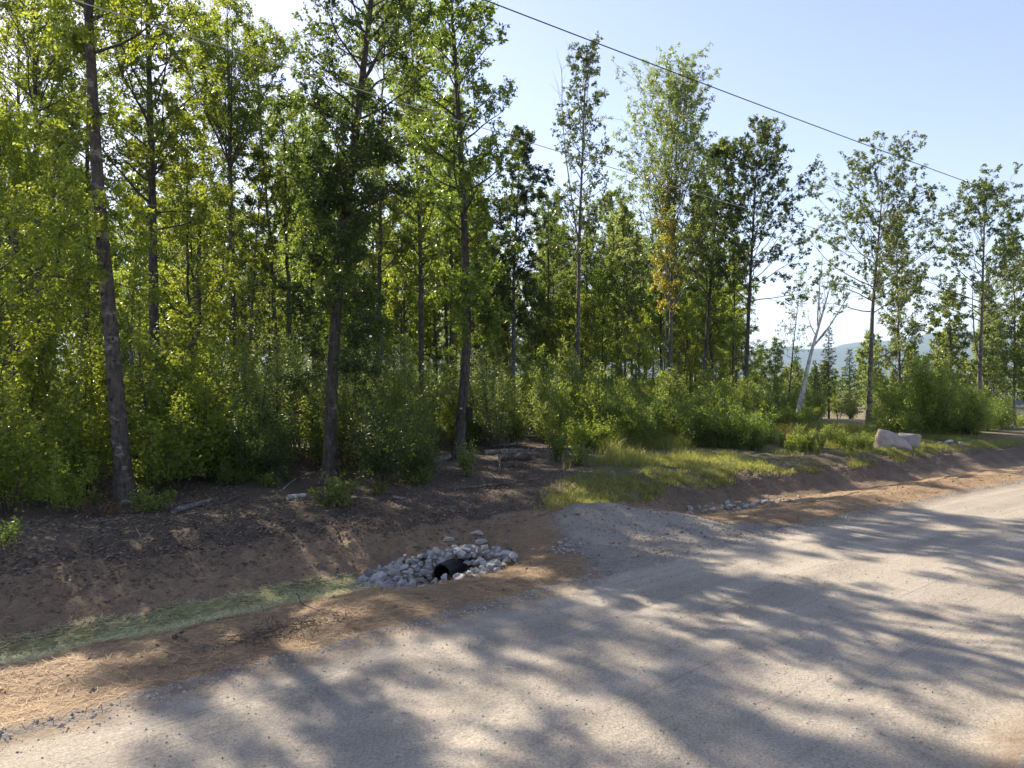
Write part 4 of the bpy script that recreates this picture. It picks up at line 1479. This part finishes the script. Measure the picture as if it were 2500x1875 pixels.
# ------------------------------------------------------------------ dead wood
def log(name, x0, Y0, x1, Y1, r, label, mat='deadwood', lift0=0, lift1=0, bend_=.05, cat='log', seed=0, sides=9):
    r_ = np.random.RandomState(seed + int(x0))
    r, bend_ = r * .82, bend_ * 1.6
    a = np.array([X(x0, Y0), Y0, 0])
    b = np.array([X(x1, Y1), Y1, 0])
    a[2] = gz(a[0], a[1]) + r * .8 + lift0
    b[2] = gz(b[0], b[1]) + r * .6 + lift1
    k = np.linspace(0, 1, 9)[:, None]
    ln = np.linalg.norm(b - a)
    pts = a * (1 - k) + b * k + np.cumsum(r_.normal(0, bend_ * ln / 9, (9, 3)), 0) * np.array([1, 1, .25]) * np.sin(k * math.pi)
    T = Tubes()
    T.add(pts - a, np.linspace(r, r * .62, 9) * (1 + r_.normal(0, .05, 9)), sides, True, .08, r_)
    o = link(name, T.mesh(name, M[mat]), None, tuple(a))
    return tag(o, label, cat)


log('fallen_log', 930, 26.0, 1012, 28.2, .13, 'weathered grey log lying left of the slim oak foot')
log('fallen_log', 1045, 27.8, 1130, 28.8, .14, 'straight grey log lying right of the slim oak foot')
log('fallen_log', 1120, 29.0, 1060, 29.8, .07, 'thin grey pole across the straight log', lift0=.2, lift1=.1)
lg = log('splintered_log', 1080, 26.2, 1146, 26.6, .26, 'thick log with a shattered end beside the slim oak', 'rotwood')
T = Tubes()
r_ = np.random.RandomState(5)
for i in range(14):
    a = np.array([.2 + .12 * i, r_.uniform(-.1, .1), .2 + r_.uniform(-.03, .03)])
    T.add(np.array([a, a + np.array([r_.uniform(-.12, .22), r_.uniform(-.1, .1), r_.uniform(.08, .22)])]), [.04, .008], 5)
link('splinters', T.mesh('splinters', M['deadwood'], False), lg)
log('stick', 1000, 26.4, 1016, 26.0, .05, 'short pale stick in front of the slim oak', cat='stick')
log('stick', 1078, 25.4, 1080, 24.3, .05, 'upright pale broken stick below the splintered log', lift0=.3, cat='stick')
log('stick', 1062, 23.6, 1072, 24.0, .045, 'pale stub lying below the splintered log', cat='stick')
log('branch', 980, 20.2, 1150, 21.2, .05, 'long bare branch lying across the grass edge', 'rotwood', lift1=.05, cat='branch')
log('stick', 1048, 20.7, 1040, 21.6, .04, 'forked pale stub on the long bare branch', lift1=.15, cat='stick')
log('branch', 850, 18.8, 1020, 17.8, .06, 'curved grey branch on the soil above the stone apron', 'deadwood', bend_=.12, cat='branch')
log('birch_log', 622, 18.3, 660, 18.8, .10, 'short white birch log on the litter left of the dark oak', 'bark_birch')
log('fallen_log', 375, 16.4, 470, 18.0, .09, 'grey half-buried log right of the knotted maple', 'deadwood')
log('branch', 470, 17.4, 545, 19.0, .035, 'long thin branch continuing the half-buried log', 'rotwood', lift1=.1, cat='branch')
log('stick', 610, 19.4, 640, 20.2, .03, 'slanting thin stick near the birch log', 'deadwood', lift1=.3, cat='stick')
log('stick', 305, 13.6, 330, 13.9, .016, 'pale thin stick on the mulch slope', 'deadwood', lift1=.15, cat='stick')
log('stick', 335, 12.7, 360, 12.5, .015, 'bleached twig lying at the mulch edge', 'deadwood', cat='stick')
log('root', 375, 9.2, 398, 9.3, .035, 'dark root chunk sticking out of the roadside berm', 'rotwood', lift1=.08, cat='root')
log('root', 385, 9.15, 405, 9.0, .028, 'second dark root crossing the root chunk', 'rotwood', lift0=.06, cat='root')
log('branch', 640, 11.4, 690, 10.3, .012, 'thin dark twig arching off the green mat', 'bark_dark', lift0=.16, bend_=.15, cat='branch')
log('stick', 1092, 15.5, 1104, 15.2, .05, 'pale broken stub poking from the soil left of the gravel heap', 'deadwood', lift0=.12, cat='stick')
log('stick', 430, 12.2, 455, 12.0, .012, 'thin straight twig on the cut bank above the green mat', 'deadwood', cat='stick')
log('fallen_log', 1700, 36.5, 1745, 36.8, .10, 'pale log in the meadow grass', 'deadwood')
# clumps of torn roots
for i, (xd, Y, sz, lb) in enumerate(((1085, 21.4, .34, 'dark clod of roots on the bare soil under the splintered log'), (1115, 24.6, .36, 'torn dark root ball below the splintered log'))):
    T = Tubes()
    r_ = np.random.RandomState(50 + i)
    for k in range(60):
        an = r_.uniform(0, 6.28)
        q = polyline(r_, np.array([math.cos(an) * sz * r_.rand() * .5, math.sin(an) * sz * r_.rand() * .5, .0]), np.array([math.cos(an), math.sin(an), r_.uniform(.2, 1.2)]), sz * r_.uniform(.5, 1.1), 4, -.25, .25)
        T.add(q, np.linspace(.022, .006, 5), 4, False)
    xx = X(xd, Y)
    rb = link('root_ball', T.mesh('root_ball', M['rotwood']), None, (xx, Y, gz(xx, Y)))
    tag(rb, lb, 'root ball')
for i in range(46):
    ss, tt = rg.uniform(-11, 3.5), 6.0 + rg.random() * 7
    xx, yy = st2xy(ss, tt)
    xx, yy = float(xx), float(yy)
    ln = rg.uniform(.4, 1.5)
    an = rg.uniform(0, 3.14)
    r_ = np.random.RandomState(600 + i)
    q = polyline(r_, np.zeros(3), np.array([math.cos(an), math.sin(an), rg.uniform(0, .15)]), ln, 5, 0, .12)
    T = Tubes()
    T.add(q, np.linspace(rg.uniform(.008, .022), .004, 6), 5)
    o = link('stick', T.mesh('stick', M[rg.choice(['deadwood', 'rotwood', 'bark_dark'])]), None, (xx, yy, gz(xx, yy) + .03))
    tag(o, 'dry stick lying in the dark litter of the slope', 'stick', 'sticks in the litter')

# root and straw tangle on the berm by the road
T = Tubes()
r_ = np.random.RandomState(77)
for k in range(160):
    q = polyline(r_, np.array([r_.normal(0, .55), r_.normal(0, .14), .02]), np.array([r_.normal(0, 1), r_.normal(0, 1), r_.uniform(0, .5)]), r_.uniform(.12, .35), 4, -.14, .25)
    T.add(q, np.linspace(.006, .003, 5), 3, False)
xx, yy = st2xy(-2.2, 1.0)
rt = link('root_tangle', T.mesh('root_tangle', M['rotwood']), None, (float(xx), float(yy), gz(float(xx), float(yy)) + .03))
rt.rotation_euler = (0, 0, TH)
tag(rt, 'tangle of dark roots torn up on the berm beside the road', 'roots', None, 'stuff')

# black box and tag strapped to the slim oak
def box_mesh(name, sx, sy, sz, mat, bev=.008):
    b = bmesh.new()
    bmesh.ops.create_cube(b, size=1)
    for q in b.verts:
        q.co.x *= sx
        q.co.y *= sy
        q.co.z *= sz
    bmesh.ops.bevel(b, geom=b.edges[:], offset=bev, segments=2, affect='EDGES')
    me = bpy.data.meshes.new(name)
    b.to_mesh(me)
    b.free()
    me.materials.append(mat)
    return me


bxx = bpy.data.objects.new('meter_box', None)
C.objects.link(bxx)
bxx.location = (X(990, 27.4) + .20 + .25, 27.32, T3.location.z + 1.72)
tag(bxx, 'black narrow box strapped to the slim oak trunk', 'box')
link('case', box_mesh('case', .17, .16, .5, M['black_plastic'], .02), bxx)
cv = link('cover', box_mesh('cover', .03, .13, .42, M['black_plastic'], .008), bxx)
cv.location = (.095, 0, 0)
T = Tubes()
an = np.linspace(0, 2 * math.pi, 25)
T.add(np.stack([np.cos(an) * .215 - .27, np.sin(an) * .215 + .08, an * 0], -1), np.full(25, .012), 5, False)
link('strap', T.mesh('strap', M['black_plastic']), bxx)
tg = link('trail_tag', box_mesh('trail_tag', .10, .012, .06, M['tag_pale'], .003), None, (X(990, 27.4) + .13, 27.4 - .222, T3.location.z + 1.92))
tag(tg, 'small pale tag nailed on the slim oak above the black box', 'tag')

# ------------------------------------------------------------------ overhead wires
def wire(name, a, b, sag, r, mat, label):
    a, b = np.array(a, float), np.array(b, float)
    d = b - a
    pts = []
    for k in np.linspace(-2.2, 3.2, 110):
        p = a + d * k
        p[2] += sag * ((k - .5) ** 2 - .25)
        pts.append(p)
    T = Tubes()
    T.add(np.array(pts), np.full(len(pts), r), 6, False)
    tag(link(name, T.mesh(name, mat)), label, 'wire', 'overhead power wires')


wire('power_wire', (-.44, 11.1, 9.3), (14.2, 21.6, 9.3), .12, .011, M['wire_black'], 'upper black power wire crossing the open sky')
wire('power_wire', (-4.4, 7.56, 7.3), (17.8, 26.5, 7.3), .45, .0065, M['wire_alu'], 'lower pale wire passing in front of the tall edge trees')

# ------------------------------------------------------------------ house far right
hx, hy = X(2228, 105), 105.0
hz = gz(hx, hy)
he = bpy.data.objects.new('house', None)
C.objects.link(he)
he.location = (hx, hy, hz)
he.rotation_euler = (0, 0, R(-33))
tag(he, 'low white house with grey roof behind the trees at the road bend', 'house')
wl = link('wall', box_mesh('wall', 12, 8, 2.7, M['house_wall'], .01), he)
wl.location = (0, 0, 1.3)
v = [(-6.5, -4.6, 2.6), (6.5, -4.6, 2.6), (6.5, 4.6, 2.6), (-6.5, 4.6, 2.6), (-6.5, 0, 4.9), (6.5, 0, 4.9)]
rf = bpy.data.meshes.new('roof')
rf.from_pydata([(a, b, c + d) for d in (0, .18) for a, b, c in v], [],
               [(0, 1, 5, 4), (2, 3, 4, 5), (6, 10, 11, 7), (8, 11, 10, 9), (0, 6, 7, 1), (2, 8, 9, 3), (0, 4, 10, 6), (3, 9, 10, 4), (1, 7, 11, 5), (2, 5, 11, 8), ])
rf.materials.append(M['house_roof'])
link('roof', rf, he)
gb = bpy.data.meshes.new('gable')
gb.from_pydata([(-.1, -3.98, 2.6), (-.1, 3.98, 2.6), (-.1, 0, 4.8), (.1, -3.98, 2.6), (.1, 3.98, 2.6), (.1, 0, 4.8)], [], [(0, 2, 1), (3, 4, 5), (0, 1, 4, 3), (1, 2, 5, 4), (2, 0, 3, 5)])
gb.materials.append(M['house_wall'])
for xx in (-5.88, 5.88):
    link('gable', gb, he).location.x = xx
for xx in (-3.6, 0.2, 3.6):
    w_ = link('window', box_mesh('window', 1.1, .1, 1.2, M['glass_dark'], .01), he)
    w_.location = (xx, -4.02, 1.5)
w_ = link('window', box_mesh('window', .1, 1.2, 1.2, M['glass_dark'], .01), he)
w_.location = (-6.02, 0, 1.5)

# ------------------------------------------------------------------ far hills
rng = np.random.RandomState(140)
na, nr = 160, 26
A = np.linspace(R(-75), R(75), na)
D = np.linspace(3200, 6200, nr)
AA, DD = np.meshgrid(A, D)
hx_, hy_ = np.sin(AA) * DD, np.cos(AA) * DD
prof = 300 + 170 * fbm(np.sin(AA) * 9 + 3, AA * 0 + 2, 1.0, 3) + 90 * sstep(AA, R(18), R(40)) - 70 * sstep(AA, R(12), R(24)) * (1 - sstep(AA, R(24), R(34)))
rise = np.sin(np.clip((DD - 3200) / 3000, 0, 1) * math.pi * .62) ** 1.3
hz_ = prof * rise * (1 + .25 * fbm(hx_, hy_, .0016, 4)) - 6
f = []
i = np.arange(nr - 1)[:, None] * na
j = np.arange(na - 1)[None, :]
f = np.stack([i + j, i + j + 1, i + na + j + 1, i + na + j], -1).reshape(-1, 4)
tag(link('hills', mesh_np('hills', np.stack([hx_, hy_, hz_], -1).reshape(-1, 3), f, M['hill'], True)), kind='structure')

# ------------------------------------------------------------------ air
hm = bpy.data.materials.new('haze')
hm.use_nodes = True
t = hm.node_tree
for q in list(t.nodes):
    if q.type == 'BSDF_PRINCIPLED':
        t.nodes.remove(q)
pv = t.nodes.new('ShaderNodeVolumePrincipled')
pv.inputs['Color'].default_value = (.5, .72, 1.0, 1)
pv.inputs['Density'].default_value = 1.1e-4
pv.inputs['Anisotropy'].default_value = .2
t.links.new(pv.outputs[0], t.nodes['Material Output'].inputs['Volume'])
hb = bpy.data.meshes.new('haze')
k = 14000
lo, hi = -12, 700
hb.from_pydata([(a * k, b * k, c) for c in (lo, hi) for a, b in ((-1, -1), (1, -1), (1, 1), (-1, 1))], [],
               [(0, 3, 2, 1), (4, 5, 6, 7), (0, 1, 5, 4), (1, 2, 6, 5), (2, 3, 7, 6), (3, 0, 4, 7)])
hb.materials.append(hm)
tag(link('haze', hb), 'thin blue summer haze filling the air', 'haze', None, 'stuff')
